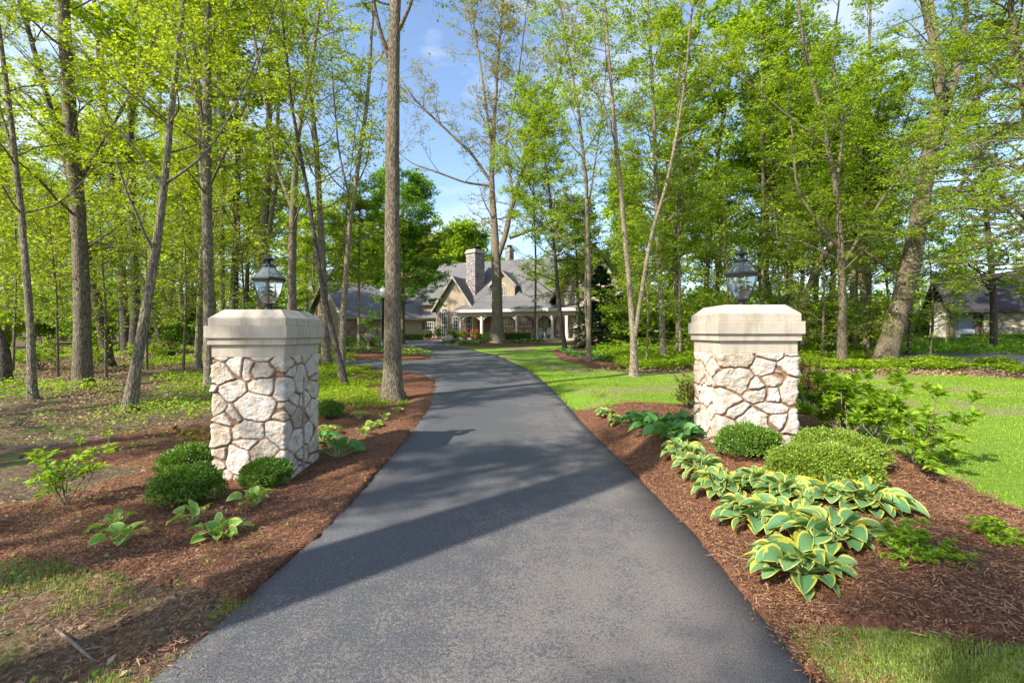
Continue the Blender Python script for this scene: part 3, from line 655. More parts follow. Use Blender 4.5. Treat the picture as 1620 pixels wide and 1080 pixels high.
def tree(label, base, stems, leaf='leaf_lime', bk='bark_grey', zb=3.0, nb=34, L=3.0, lsize=.085, nleaf=9000, name='deciduous_tree', group=None,
         ext=5.0, el=(15, 55), sub=6, twig=5, D=None, seed=None, cat='tree', flat=.8, flare=1.3, tw=.5, ws=None, dens=1.45):
    rg = np.random.default_rng(seed if seed is not None else int(base[0] * 7 + base[1]))
    ws = ws or (.74 if base[0] < 600 else .80)
    bx, by = G(*base) if D is None else ((base[0] - CU) * D / F, D)
    bz = float(H(bx, by)) - .05; Dp = by
    root = empty(name, (bx, by, bz), label, cat, group)
    ss = []; dep = rg.uniform(-.06, .06)
    for si, s in enumerate(stems):
        pts = []
        for j, (u, v, wd) in enumerate(s):
            pts.append([(u - CU) * Dp / F - bx, 0, CH - (v - CV) * Dp / F - bz, ws * wd * Dp / F / 2])
        if si == 0: pts[0][2] = 0.0; pts[0][0] = 0.0
        z0 = pts[0][2]
        dy = dep + (rg.uniform(-.22, .22) if si else 0); yy0 = 0
        if si:
            yy0 = float(np.interp(z0, ss[0][:, 2], ss[0][:, 1]))
        for p in pts: p[1] = yy0 + (p[2] - z0) * dy
        a, b = np.array(pts[-2]), np.array(pts[-1]); dd = b[:3] - a[:3]; dd /= np.linalg.norm(dd)
        if ext > 0:
            e = np.array([*(b[:3] + (dd * .7 + np.array([0, 0, .3])) * ext), b[3] * .35]); pts.append(e.tolist())
        sp = spline(pts, .3)
        sp[1:, :2] += np.cumsum(rg.normal(0, .012, (len(sp) - 1, 2)), 0) * np.linspace(0, 1, len(sp) - 1)[:, None]
        if si == 0: sp[:, 3] *= 1 + (flare - 1) * np.exp(-sp[:, 2] / .28)
        ss.append(sp)
    V = []; Fs = []; off = 0
    for sp in ss:
        k = 16 if sp[0, 3] > .09 else 9
        v, f = tubes(sp[None, :, :3], sp[None, :, 3], k)
        v = v.reshape(len(sp), k, 3); c = sp[:, None, :3]; ang = np.arange(k) * 2 * math.pi / k
        lump = 1 + .05 * np.sin(ang * 3 + rg.uniform(0, 6))[None, :, None] + rg.normal(0, .035, (len(sp), k, 1))
        fl = np.exp(-sp[:, 2] / .25)[:, None, None] * .22 * np.maximum(np.sin(ang * 5 + 1), 0)[None, :, None] * (1 if sp is ss[0] else 0)
        v = c + (v - c) * (lump + fl); V.append(v.reshape(-1, 3)); Fs.append(f + off); off += v.shape[0] * k
    link('trunk', np_mesh('trunk', np.concatenate(V), np.concatenate(Fs), True), M[bk], root)
    B, Lf = crown_from(ss, rg, zb, int(nb * 1.35), L, lsize * .88, int(nleaf * dens * 1.2), el, sub, twig, flat, tw=tw)
    if B: link('branches', np_mesh('branches', B[0], B[1], True), M[bk], root)
    if Lf: link('crown', np_mesh('crown', Lf[0], Lf[1]), M[leaf], root)
    return root

# ------------------------------------------------------------------ individually placed trees
GR = None
tree('tall straight tree with furrowed grey brown bark in the mulch beside the driveway', (621, 634), [[(621, 634, 36), (622, 560, 27), (622, 400, 24), (623, 200, 21), (625, 0, 17)],
     [(617, 95, 9), (600, 50, 6), (592, -20, 5)], [(628, 60, 8), (650, 30, 5), (662, 0, 4)]], bk='bark_brown', ws=.97, zb=8.4, nb=16, L=2.2, nleaf=1500, leaf='leaf_lime', ext=7, el=(10, 50))
tree('thin leaning grey barked tree left of the left pillar, nearest of the left woods', (203, 650), [[(203, 650, 26), (215, 560, 20), (235, 400, 17), (246, 290, 14), (250, 180, 12), (265, -10, 10)],
     [(246, 290, 7), (200, 230, 5), (150, 170, 4), (60, 120, 3)], [(246, 285, 7), (300, 250, 5), (340, 190, 4)]], bk='bark_grey', zb=3.4, nb=24, L=2.6, lsize=.075, nleaf=6200)
tree('slender straight tree near the left frame edge with a fork halfway up', (52, 632), [[(52, 632, 17), (53, 500, 13), (45, 330, 11), (38, 250, 10), (30, 120, 8), (18, -10, 7)],
     [(40, 260, 6), (15, 190, 5), (-10, 120, 4)]], zb=3.2, nb=24, L=2.6, nleaf=6500, lsize=.08, bk='bark_grey')
tree('thickest straight trunk of the left woods, dark bark with pale moss at its foot', (130, 613), [[(130, 613, 34), (130, 500, 29), (124, 350, 26), (114, 200, 24), (103, -10, 21)],
     [(120, 300, 8), (150, 230, 6), (190, 150, 5)]], bk='bark_brown', zb=3.4, nb=32, L=3.2, nleaf=9000, lsize=.085)
tree('dark trunk leaning left just behind the thickest trunk of the left woods', (172, 580), [[(172, 580, 22), (160, 500, 19), (140, 400, 15), (110, 250, 11), (60, 60, 9), (40, -10, 8)]], bk='bark_dark', zb=3.5, nb=30, L=3.0, nleaf=8000, lsize=.09)
tree('dark trunk forking into a V above eye level in the left woods', (200, 562), [[(200, 562, 17), (197, 420, 14), (190, 330, 12), (178, 200, 9), (170, -10, 7)], [(190, 330, 8), (205, 200, 6), (215, 60, 5)]], bk='bark_dark', zb=3.5, nb=32, L=3.2, nleaf=9000, lsize=.1)
tree('thin dark trunk leaning steeply left behind the leaning grey tree', (258, 552), [[(258, 552, 10), (235, 480, 9), (205, 400, 7), (170, 290, 6), (150, 100, 5)]], bk='bark_dark', zb=4.5, nb=20, L=2.6, nleaf=5000, lsize=.1)
tree('slender pale twin stems splitting near the ground in the left woods', (264, 548), [[(264, 548, 10), (256, 440, 8), (250, 340, 6), (245, 100, 5)], [(263, 520, 7), (275, 420, 7), (288, 330, 6), (300, 100, 4)]], bk='bark_tan', zb=3.6, nb=26, L=2.8, nleaf=7500, lsize=.1)
tree('pale slim trunk just left of the thick trunk by the left pillar', (312, 582), [[(312, 582, 14), (316, 460, 11), (322, 330, 10), (310, 180, 8), (296, -10, 6)]], bk='bark_tan', zb=3.3, nb=26, L=2.8, nleaf=7500, lsize=.09)
tree('stout straight grey trunk directly left of the left pillar', (333, 617), [[(333, 617, 25), (334, 500, 21), (337, 300, 18), (343, 120, 15), (348, -10, 13)], [(338, 220, 7), (310, 130, 5), (285, 20, 4)], [(340, 300, 6), (385, 230, 5), (420, 170, 3)]], bk='bark_grey', zb=3.4, nb=32, L=3.0, nleaf=9000, lsize=.082)
tree('reddish slim trunk behind the stout trunk left of the left pillar', (352, 566), [[(352, 566, 11), (351, 400, 9), (352, 200, 8), (350, -10, 6)]], bk='bark_brown', zb=4, nb=28, L=3.0, nleaf=8000, lsize=.1)
tree('crooked thick trunk forking behind the left pillar lantern', (464, 560), [[(464, 560, 19), (464, 440, 17), (469, 330, 15), (476, 230, 10), (500, 120, 8), (520, -10, 6)], [(468, 335, 9), (440, 260, 7), (425, 150, 6), (400, 0, 5)]], bk='bark_grey', zb=4.5, nb=30, L=3.0, nleaf=7500, lsize=.1, D=19)
tree('pair of broad grey trunks seen through the left lantern glass', (412, 560), [[(412, 560, 22), (414, 400, 18), (420, 300, 15), (425, 100, 10), (420, -10, 8)], [(416, 420, 10), (440, 300, 8), (450, 120, 6)]], bk='bark_grey', zb=4.5, nb=32, L=3.2, nleaf=8500, lsize=.1, D=24)
tree('straight tan trunk immediately right of the left pillar', (517, 577), [[(517, 577, 19), (512, 450, 15), (507, 350, 13), (500, 230, 11), (486, 100, 8), (474, -10, 6)]], bk='bark_grey', zb=4, nb=26, L=2.8, nleaf=6000, lsize=.09)
tree('dark blotchy trunk leaning left across the tan trunk right of the left pillar', (548, 613), [[(548, 613, 14), (530, 540, 12), (514, 470, 11), (503, 400, 9), (490, 300, 8), (465, 170, 6), (450, -10, 4)], [(512, 455, 4), (540, 420, 3), (548, 380, 2)]], bk='bark_dark', zb=4.2, nb=18, L=2.2, nleaf=3500, lsize=.08)
tree('smooth tan trunk leaning right between left pillar and tall driveway tree', (541, 600), [[(541, 600, 14), (545, 480, 12), (556, 360, 10), (572, 260, 9), (590, 150, 7), (602, 0, 5)], [(560, 330, 5), (540, 250, 4), (530, 130, 3)]], bk='bark_tan', zb=4.0, nb=24, L=2.4, nleaf=5500, lsize=.08)
tree('young slim tan tree before the stone garage wall', (568, 555), [[(568, 555, 8), (569, 480, 5), (572, 400, 4), (575, 330, 3)]], bk='bark_tan', zb=3.0, nb=44, L=3.3, nleaf=13000, lsize=.12, leaf='leaf_green', ext=1, D=27.5, el=(-5, 35))
tree('dense dark green layered tree between tall driveway tree and house', (637, 541), [[(637, 541, 9), (638, 470, 8), (640, 400, 6), (642, 330, 4), (643, 300, 2)]], bk='bark_brown', zb=3.0, nb=70, L=4.5, nleaf=22000, lsize=.17, leaf='leaf_deep', ext=.5, D=36, el=(-8, 25), sub=8, twig=5)
tree('huge bare limbed oak in the bed in front of the porch', (787, 543), [[(787, 543, 30), (787, 500, 20), (786, 440, 18), (784, 400, 17), (781, 340, 12), (777, 280, 10), (782, 180, 7), (790, 60, 5), (795, 0, 4)],
     [(787, 405, 12), (800, 370, 10), (808, 330, 9), (822, 280, 7), (850, 200, 5), (880, 130, 4), (905, 50, 3)],
     [(806, 375, 6), (840, 362, 5), (880, 345, 4), (930, 330, 2)], [(777, 285, 6), (745, 240, 5), (700, 200, 4), (655, 160, 3)],
     [(776, 290, 5), (735, 285, 4), (695, 270, 3), (650, 255, 2)], [(779, 240, 5), (765, 140, 4), (750, 40, 3)], [(812, 310, 5), (800, 220, 4), (820, 110, 3), (830, 10, 2)]],
     bk='bark_grey', zb=8.5, nb=150, L=4.2, nleaf=9000, lsize=.13, leaf='leaf_bud', ext=3, D=38, el=(10, 65), sub=8, twig=5, flare=1.1, ws=.88, dens=2.6)
tree('thin dark leaning tree on the lawn before the right end of the porch', (894, 553), [[(894, 553, 9), (884, 480, 8), (876, 380, 6), (866, 280, 5), (852, 190, 3)], [(875, 370, 3), (850, 320, 2), (830, 280, 2)]], bk='bark_dark', zb=3.3, nb=74, L=3.6, nleaf=22000, lsize=.12, leaf='leaf_green', ext=1.5, el=(-5, 35), tw=.6)
tree('slim grey tree in the hosta bed right of the lawn, forked low', (931, 573), [[(931, 573, 10), (931, 450, 8), (926, 300, 7), (914, 180, 5), (890, 60, 4), (880, -10, 3)], [(931, 560, 5), (925, 480, 4), (928, 330, 4), (945, 200, 3)]], bk='bark_tan', zb=4, nb=44, L=3.0, nleaf=9000, lsize=.09, leaf='leaf_green', ext=3)
tree('pale tree with twin trunks rising from one foot at the lawn edge', (1003, 596), [[(1003, 596, 20), (1003, 540, 16), (995, 440, 12), (985, 330, 11), (975, 220, 9), (965, 100, 7), (956, -10, 5)], [(1004, 535, 11), (1012, 460, 9), (1022, 380, 8), (1045, 290, 7), (1060, 180, 5), (1066, 60, 4)],
     [(976, 230, 5), (945, 140, 4), (920, 90, 3)]], bk='bark_tan', ws=.68, zb=6.5, nb=34, L=2.8, nleaf=6500, lsize=.085, leaf='leaf_green', ext=4)
tree('straight trunk behind the twin trunked pale tree, bare to above the frame middle', (1050, 574), [[(1050, 574, 13), (1046, 470, 10), (1041, 380, 9), (1037, 250, 8), (1030, 100, 6), (1025, -10, 5)]], bk='bark_grey', zb=5.5, nb=38, L=3.2, nleaf=11000, lsize=.1, leaf='leaf_green', ext=4)
tree('thin trunk between twin trunked tree and right pillar', (1077, 564), [[(1077, 564, 6), (1074, 450, 5), (1070, 330, 4), (1068, 150, 3)]], bk='bark_tan', zb=3.5, nb=34, L=3.0, nleaf=10000, lsize=.11, leaf='leaf_green', ext=2)
tree('tall pale trunk leaning right just left of the right lantern', (1113, 556), [[(1113, 556, 11), (1117, 450, 9), (1125, 330, 8), (1140, 200, 7), (1160, 60, 5), (1170, -10, 4)]], bk='bark_tan', zb=4.5, nb=44, L=3.4, nleaf=13000, lsize=.11, leaf='leaf_mid', ext=3)
tree('narrow pale trunk just right of the right lantern', (1205, 560), [[(1205, 560, 8), (1205, 400, 6), (1203, 250, 5), (1200, 100, 4)]], bk='bark_tan', zb=4, nb=40, L=3.2, nleaf=11000, lsize=.11, leaf='leaf_green', ext=3)
tree('dark straight trunk above the right pillar cap', (1246, 560), [[(1246, 560, 13), (1250, 420, 11), (1250, 300, 9), (1246, 150, 8), (1243, -10, 6)]], bk='bark_dark', zb=4.5, nb=40, L=3.4, nleaf=12000, lsize=.11, leaf='leaf_mid', ext=3)
tree('many limbed tree with curving dark branches right of the right pillar', (1332, 577), [[(1332, 577, 18), (1329, 480, 14), (1322, 380, 12), (1310, 290, 9), (1285, 190, 7), (1255, 90, 6), (1240, -10, 5)],
     [(1325, 400, 7), (1290, 360, 6), (1255, 310, 5), (1247, 260, 4)], [(1313, 300, 6), (1330, 200, 5), (1322, 90, 4), (1340, -10, 3)], [(1300, 240, 5), (1240, 200, 4), (1180, 150, 3), (1130, 120, 2)], [(1327, 420, 6), (1370, 330, 5), (1410, 270, 4), (1480, 230, 3)]],
     bk='bark_brown', zb=3.6, nb=64, L=3.2, nleaf=17000, lsize=.095, leaf='leaf_green', ext=3, el=(0, 45))
tree('thick leaning trunk dividing into several great limbs at the right', (1397, 574), [[(1397, 574, 40), (1412, 520, 35), (1437, 430, 32), (1450, 360, 30), (1463, 270, 27), (1480, 180, 22), (1488, 130, 15), (1468, 50, 12), (1455, -10, 10)],
     [(1478, 190, 15), (1498, 120, 13), (1502, 40, 11), (1505, -10, 9)], [(1465, 270, 15), (1510, 160, 13), (1540, 80, 12), (1562, -10, 9)], [(1462, 290, 13), (1520, 210, 12), (1580, 120, 10), (1640, 60, 8)],
     [(1450, 370, 10), (1520, 300, 8), (1570, 230, 6), (1640, 150, 5)], [(1430, 440, 7), (1350, 380, 5), (1290, 430, 4)]],
     bk='bark_brown', zb=4.6, nb=64, L=3.6, nleaf=10500, lsize=.10, leaf='leaf_green', ext=4, el=(-5, 45), flare=1.15)
tree('thin dark sapling right of the thick leaning trunk', (1438, 562), [[(1438, 562, 8), (1443, 470, 6), (1448, 380, 4), (1452, 300, 3)]], bk='bark_dark', zb=3.5, nb=26, L=2.4, nleaf=5500, lsize=.10, leaf='leaf_green', ext=1.5, el=(0, 40))
tree('broad branching trunk leaning right above the right pillar shoulder', (1272, 560), [[(1272, 560, 14), (1270, 490, 13), (1295, 420, 11), (1340, 360, 9), (1400, 290, 7), (1440, 200, 5)]], bk='bark_brown', zb=4, nb=34, L=3.2, nleaf=9500, lsize=.11, leaf='leaf_mid', ext=2)
tree('upright grey trunk left of the thick leaning trunk', (1352, 558), [[(1352, 558, 11), (1350, 450, 10), (1362, 330, 8), (1375, 200, 6), (1385, 40, 5)]], bk='bark_grey', zb=4.5, nb=32, L=3.2, nleaf=7500, lsize=.11, leaf='leaf_green', ext=3)
tree('tree beyond the right frame edge whose leafy boughs hang before the stone barn', (1680, 590), [[(1680, 590, 24), (1672, 450, 20), (1660, 300, 17), (1650, 150, 13), (1640, -10, 10)], [(1665, 380, 8), (1600, 310, 6), (1540, 280, 4), (1480, 290, 3)]],
     bk='bark_brown', zb=2.9, nb=80, L=4.6, nleaf=24000, lsize=.095, leaf='leaf_green', ext=3, el=(-12, 30), D=15.5)
tree('dark crooked trunk cut by the left frame edge', (5, 606), [[(5, 606, 26), (14, 560, 18), (8, 530, 14), (-14, 500, 12), (-40, 450, 10)]], bk='bark_dark', zb=2.2, nb=10, L=2.0, nleaf=2500, lsize=.08, ext=2)

for k, (u, v, top, lab) in enumerate([(92, 604, 330, 'lime sapling between the slender left edge tree and the thickest trunk'), (168, 600, 360, 'lime sapling just right of the thickest left trunk'), (232, 585, 300, 'lime sapling between leaning grey tree and pale twin stems'), (290, 588, 340, 'lime sapling left of the stout trunk by the left pillar'), (20, 592, 280, 'lime sapling at the left frame edge'), (385, 575, 330, 'lime sapling behind the left pillar cap')]):
    tree(lab, (u, v), [[(u, v, 5), (u + 4, (v + top) / 2, 4), (u - 3, top, 2)]], zb=.9, nb=26, L=2.0, lsize=.085, nleaf=2600, leaf='leaf_lime', bk='bark_brown', ext=1.0, el=(-5, 35), name='sapling', cat='sapling')
for k, (u, v, top, lab) in enumerate([(1148, 572, 330, 'green sapling peeking above the left side of the right pillar'), (1300, 574, 340, 'green sapling just right of the right pillar'), (1022, 580, 400, 'green sapling right of the twin trunked pale tree'), (1372, 570, 360, 'green sapling left of the thick leaning trunk'), (1228, 566, 330, 'green sapling directly behind the right lantern'), (1470, 570, 420, 'small green sapling right of the thick leaning trunk')]):
    tree(lab, (u, v), [[(u, v, 5), (u + 4, (v + top) / 2, 4), (u - 3, top, 2)]], zb=.8, nb=28, L=2.2, lsize=.10, nleaf=3200, leaf='leaf_green', bk='bark_brown', ext=1.0, el=(-5, 35), name='sapling', cat='sapling')
tree('broad leafy tree whose low boughs cover the barn roof', (1572, 560), [[(1572, 560, 12), (1575, 480, 11), (1570, 380, 9), (1560, 250, 7), (1555, 100, 5)]], bk='bark_dark', zb=2.9, nb=76, L=4.8, nleaf=24000, lsize=.14, leaf='leaf_green', ext=2, el=(-14, 30), D=27)
tree('leafy tree just outside the right frame edge, nearest the camera there', (1790, 640), [[(1790, 640, 20), (1780, 450, 17), (1770, 250, 14), (1760, 0, 10)]], bk='bark_brown', zb=2.6, nb=46, L=4.0, nleaf=8000, lsize=.085, leaf='leaf_green', ext=2, el=(-12, 30), D=12)

tree('small green tree screening the right gable of the house', (916, 556), [[(916, 556, 6), (914, 480, 5), (912, 400, 4), (910, 340, 2)]], bk='bark_brown', zb=3.2, nb=60, L=2.9, nleaf=12000, lsize=.14, leaf='leaf_green', ext=.8, el=(-5, 40), D=33)
tree('slender airy tree standing between huge oak and thin dark leaning tree', (846, 546), [[(846, 546, 5), (848, 440, 4), (846, 300, 3), (842, 150, 2)]], bk='bark_brown', zb=5.4, nb=50, L=3.0, nleaf=7000, lsize=.13, leaf='leaf_lime', ext=1, el=(0, 50), D=41)

# ------------------------------------------------------------------ background trees (copies of a few crowns)
def proto(name, h, r, bk, leaf, nb, L, lsize, nleaf, zb, seed, el=(10, 55), forks=0):
    rg = np.random.default_rng(seed); root = empty(name, (0, 0, 0))
    z = np.linspace(0, h, 30); wob = np.cumsum(rg.normal(0, .035, (30, 2)), 0)
    s0 = np.column_stack([wob[:, 0], wob[:, 1], z, r * (1 - .75 * z / h) * (1 + .4 * np.exp(-z / .3))]); ss = [s0]
    for k in range(forks):
        i = rg.integers(9, 17); n = 14; a = rg.uniform(0, 6.28); t = np.linspace(0, 1, n)
        ss.append(np.column_stack([s0[i, 0] + t * 2.6 * math.cos(a), s0[i, 1] + t * 2.6 * math.sin(a), s0[i, 2] + t * (h - s0[i, 2]) * .9, s0[i, 3] * .7 * (1 - .75 * t)]))
    V = []; Fs = []; off = 0
    for s in ss:
        v, f = tubes(s[None, :, :3], s[None, :, 3], 9); V.append(v); Fs.append(f + off); off += len(v)
    a = link('trunk', np_mesh('trunk', np.concatenate(V), np.concatenate(Fs), True), M[bk], root)
    B, Lf = crown_from(ss, rg, zb, nb, L, lsize, nleaf, el, 6, 4, .75, tw=.7)
    b = link('branches', np_mesh('branches', B[0], B[1], True), M[bk], root)
    c = link('crown', np_mesh('crown', Lf[0], Lf[1]), M[leaf], root)
    remember(root, a, b, c); return root
USED = set()
def place(pr, x, y, sc, label, group, cat='tree', dz=-.1, name=None, rz=None):
    o = pr if pr.name not in USED else copy_tree(pr)
    if o is pr: USED.add(pr.name)
    o.location = (x, y, float(H(x, y)) + dz); o.rotation_euler = (0, 0, rng.uniform(0, 6.28) if rz is None else rz)
    o.scale = (sc, sc, sc * rng.uniform(.92, 1.12)) if not isinstance(sc, tuple) else sc
    tag(o, label, cat, group); return o
pl = [proto('woodland_tree', 15, .17, 'bark_grey', 'leaf_lime', 44, 3.4, .19, 8160, 3.0, 1, forks=1),
      proto('woodland_tree', 17, .20, 'bark_dark', 'leaf_lime', 44, 3.6, .20, 8670, 4.0, 2, forks=1),
      proto('woodland_tree', 13, .11, 'bark_tan', 'leaf_lime', 38, 3.0, .18, 7140, 2.5, 3)]
pg = [proto('woodland_tree', 16, .18, 'bark_brown', 'leaf_green', 46, 3.4, .19, 9690, 3.0, 4, forks=1),
      proto('woodland_tree', 14, .13, 'bark_grey', 'leaf_green', 42, 3.2, .18, 9180, 2.2, 5),
      proto('woodland_tree', 17, .19, 'bark_dark', 'leaf_green', 46, 3.6, .20, 9690, 4.0, 6, forks=2)]
pf = [proto('distant_tree', 14, .25, 'bark_brown', 'leaf_green', 90, 4.8, .36, 14000, 2.0, 7, el=(0, 60), forks=2),
      proto('distant_tree', 13, .25, 'bark_brown', 'leaf_mid', 90, 4.6, .34, 14000, 2.0, 8, el=(0, 60), forks=2),
      proto('distant_tree', 12, .25, 'bark_brown', 'leaf_bud', 80, 4.6, .34, 12000, 2.0, 9, el=(0, 60), forks=2)]
def understory(name, leaf, seed, h=3.0, n=5200, ls=.12):
    rg = np.random.default_rng(seed); root = empty(name, (0, 0, 0)); st = np.zeros((9, 3)); st[:, :2] = rg.normal(0, .18, (9, 2))
    a = rg.uniform(0, 6.28, 9); e = np.radians(rg.uniform(45, 85, 9)); d = np.stack([np.cos(a) * np.cos(e), np.sin(a) * np.cos(e), np.sin(e)], 1)
    P = grow(st, d, h * rg.uniform(.6, 1.1, 9), 9, .12, .02, rg); ss = [np.column_stack([P[i], np.linspace(.022, .006, 9)]) for i in range(9)]
    V = []; Fs = []; off = 0
    for s in ss:
        v, f = tubes(s[None, :, :3], s[None, :, 3], 5); V.append(v); Fs.append(f + off); off += len(v)
    B, Lf = crown_from(ss, rg, .25, 60, .95, ls, n, (0, 60), 4, 4, .6, tw=.35)
    x = link('stems', np_mesh('stems', np.concatenate(V + [B[0]]), np.concatenate(Fs + [B[1] + off]), True), M['bark_dark'], root)
    y = link('foliage', np_mesh('foliage', Lf[0], Lf[1]), M[leaf], root); remember(root, x, y); return root
ul = [understory('woodland_shrub', 'leaf_lime', 11), understory('woodland_shrub', 'leaf_mid', 12)]
ug = [understory('woodland_shrub', 'leaf_green', 13), understory('woodland_shrub', 'leaf_green', 14)]
def spread(n, fn, mind):
    pts = []; tries = 0
    while len(pts) < n and tries < 6000:
        tries += 1; p = fn()
        if all((p[0] - q[0]) ** 2 + (p[1] - q[1]) ** 2 > mind * mind for q in pts): pts.append(p)
    return pts
def wedge(u0, u1, d0, d1):
    def f():
        d = math.sqrt(rng.uniform(d0 * d0, d1 * d1)); return ((rng.uniform(u0, u1) - CU) * d / F, d)
    return f
for i, (x, y) in enumerate(spread(32, wedge(-60, 455, 22, 62), 3.2)):
    place(pl[i % 3], x, y, rng.uniform(.85, 1.15), 'slender lime leaved tree deep in the left woods behind the front trunks', 'trees deep in the left woods')
for i, (x, y) in enumerate(spread(12, wedge(455, 560, 55, 75), 3.5)):
    place(pl[i % 3], x, y, rng.uniform(.9, 1.1), 'lime leaved tree beyond the roof of the garage wing', 'trees behind the garage wing')
for i, (x, y) in enumerate(spread(30, wedge(985, 1390, 24, 58), 3.0)):
    place(pg[i % 3], x, y, rng.uniform(.85, 1.15), 'green leaved tree deep in the right woods behind the right pillar', 'trees deep in the right woods')
for i, (x, y) in enumerate(spread(9, wedge(1390, 1640, 48, 75), 4)):
    place(pg[(i + 1) % 3], x, y, rng.uniform(.5, .75), 'green tree beyond the stone barn and wooden shed at the right', 'trees beyond the barn')
for i, (x, y) in enumerate(spread(30, wedge(590, 1000, 74, 100), 4.5)):
    place(pf[i % 3], x, y, rng.uniform(1.15, 1.4) if x / y < -.075 else rng.uniform(.75, 1.0), 'rounded spring green tree rising behind the house roof', 'trees behind the house')
for i, (x, y) in enumerate(spread(34, wedge(-60, 480, 26, 60), 2.5)):
    place(ul[i % 2], x, y, rng.uniform(.8, 1.5), 'low leafy shrub filling the left woods between trunks', 'shrubs in the left woods', 'shrub')
for i, (x, y) in enumerate(spread(46, wedge(970, 1400, 23, 55), 2.2)):
    place(ug[i % 2], x, y, rng.uniform(.8, 1.5), 'leafy green shrub between the trunks of the right woods', 'shrubs in the right woods', 'shrub')
for i, (x, y) in enumerate(spread(10, wedge(1400, 1640, 42, 60), 3)):
    place(ug[i % 2], x, y, rng.uniform(.8, 1.2), 'leafy green shrub beyond the neighbour road', 'shrubs beyond the neighbour road', 'shrub')
# far wood closing the view at ground level
def farwood():
    n = 90000; x = rng.uniform(-230, 230, n); y = 105 + rng.uniform(0, 22, n) - np.abs(x) * .12
    top = 5 + 5 * vnoise(x, y, 14, 101) + 3 * vnoise(x, y, 4, 102); z = H(x, y) + rng.random(n) ** .7 * top
    a = rng.uniform(0, 6.28, n); D = np.stack([np.cos(a), np.sin(a), rng.normal(0, .4, n)], 1); Nn = unit(rng.normal(0, .5, (n, 3)) + [0, 0, 1])
    V, Fc = leaves(np.stack([x, y, z], 1), D, Nn, rng.uniform(.5, 1.0, n), rng.uniform(.4, .8, n))
    tag(link('distant_woods', np_mesh('distant_woods', V, Fc), M['leaf_mid']), 'far mass of green woods closing the view behind everything', 'woods', kind='stuff')
farwood()
# shade trees behind and left of the camera (they shade the drive)
def shade(x, y, st, label, **k):
    rg = np.random.default_rng(int(abs(x * 10 + y))); z0 = float(H(x, y)) - .05; root = empty('shade_tree', (x, y, z0), label, 'tree')
    sp = spline([(a, b, c, r) for a, b, c, r in st], .4); v, f = tubes(sp[None, :, :3], sp[None, :, 3], 14)
    link('trunk', np_mesh('trunk', v, f, True), M['bark_brown'], root); B, Lf = crown_from([sp], rg, **k)
    link('branches', np_mesh('branches', B[0], B[1], True), M['bark_brown'], root); link('crown', np_mesh('crown', Lf[0], Lf[1]), M['leaf_lime'], root)
shade(-6.4, -.8, [(0, 0, 0, .46), (0, 0, .6, .38), (-.1, .15, 5, .36), (-.3, .5, 9, .32), (-.6, .9, 16, .16)], 'big straight tree left of the camera throwing the broad band of shade', zb=10.5, nb=24, L=2.4, lsize=.09, nleaf=5000)
shade(-14.5, -3.9, [(0, 0, 0, .2), (0, 0, 7, .16), (.2, .1, 14, .07)], 'slim tree far left behind the camera shading the drive', zb=4.0, nb=30, L=2.2, lsize=.12, nleaf=4200)
shade(-15.5, 0.6, [(0, 0, 0, .22), (.1, 0, 7, .17), (.2, .1, 16, .07)], 'tree left of the frame shading the middle of the drive', zb=4.5, nb=26, L=2.4, lsize=.12, nleaf=3000)
shade(-19, 3.0, [(0, 0, 0, .22), (.1, 0, 7, .17), (.2, .1, 17, .07)], 'tree furthest left outside the frame shading the drive', zb=4.0, nb=30, L=3.2, lsize=.13, nleaf=4000)
shade(-10.8, -2.2, [(0, 0, 0, .16), (0, 0, 7, .12), (.2, .1, 14, .05)], 'slender tree left of the camera whose twigs dapple the drive', zb=7.5, nb=18, L=1.3, lsize=.11, nleaf=2200)
shade(-13.0, 1.6, [(0, 0, 0, .18), (0, 0, 7, .14), (.1, .3, 15, .06)], 'slender tree just outside the left frame edge dappling the far drive', zb=6.5, nb=26, L=1.7, lsize=.11, nleaf=3200)
shade(-9.5, -6.5, [(0, 0, 0, .22), (.1, 0, 7, .17), (.2, .1, 13, .07)], 'tree behind the camera at the left with a narrow crown', zb=9.5, nb=16, L=1.6, lsize=.09, nleaf=3000)

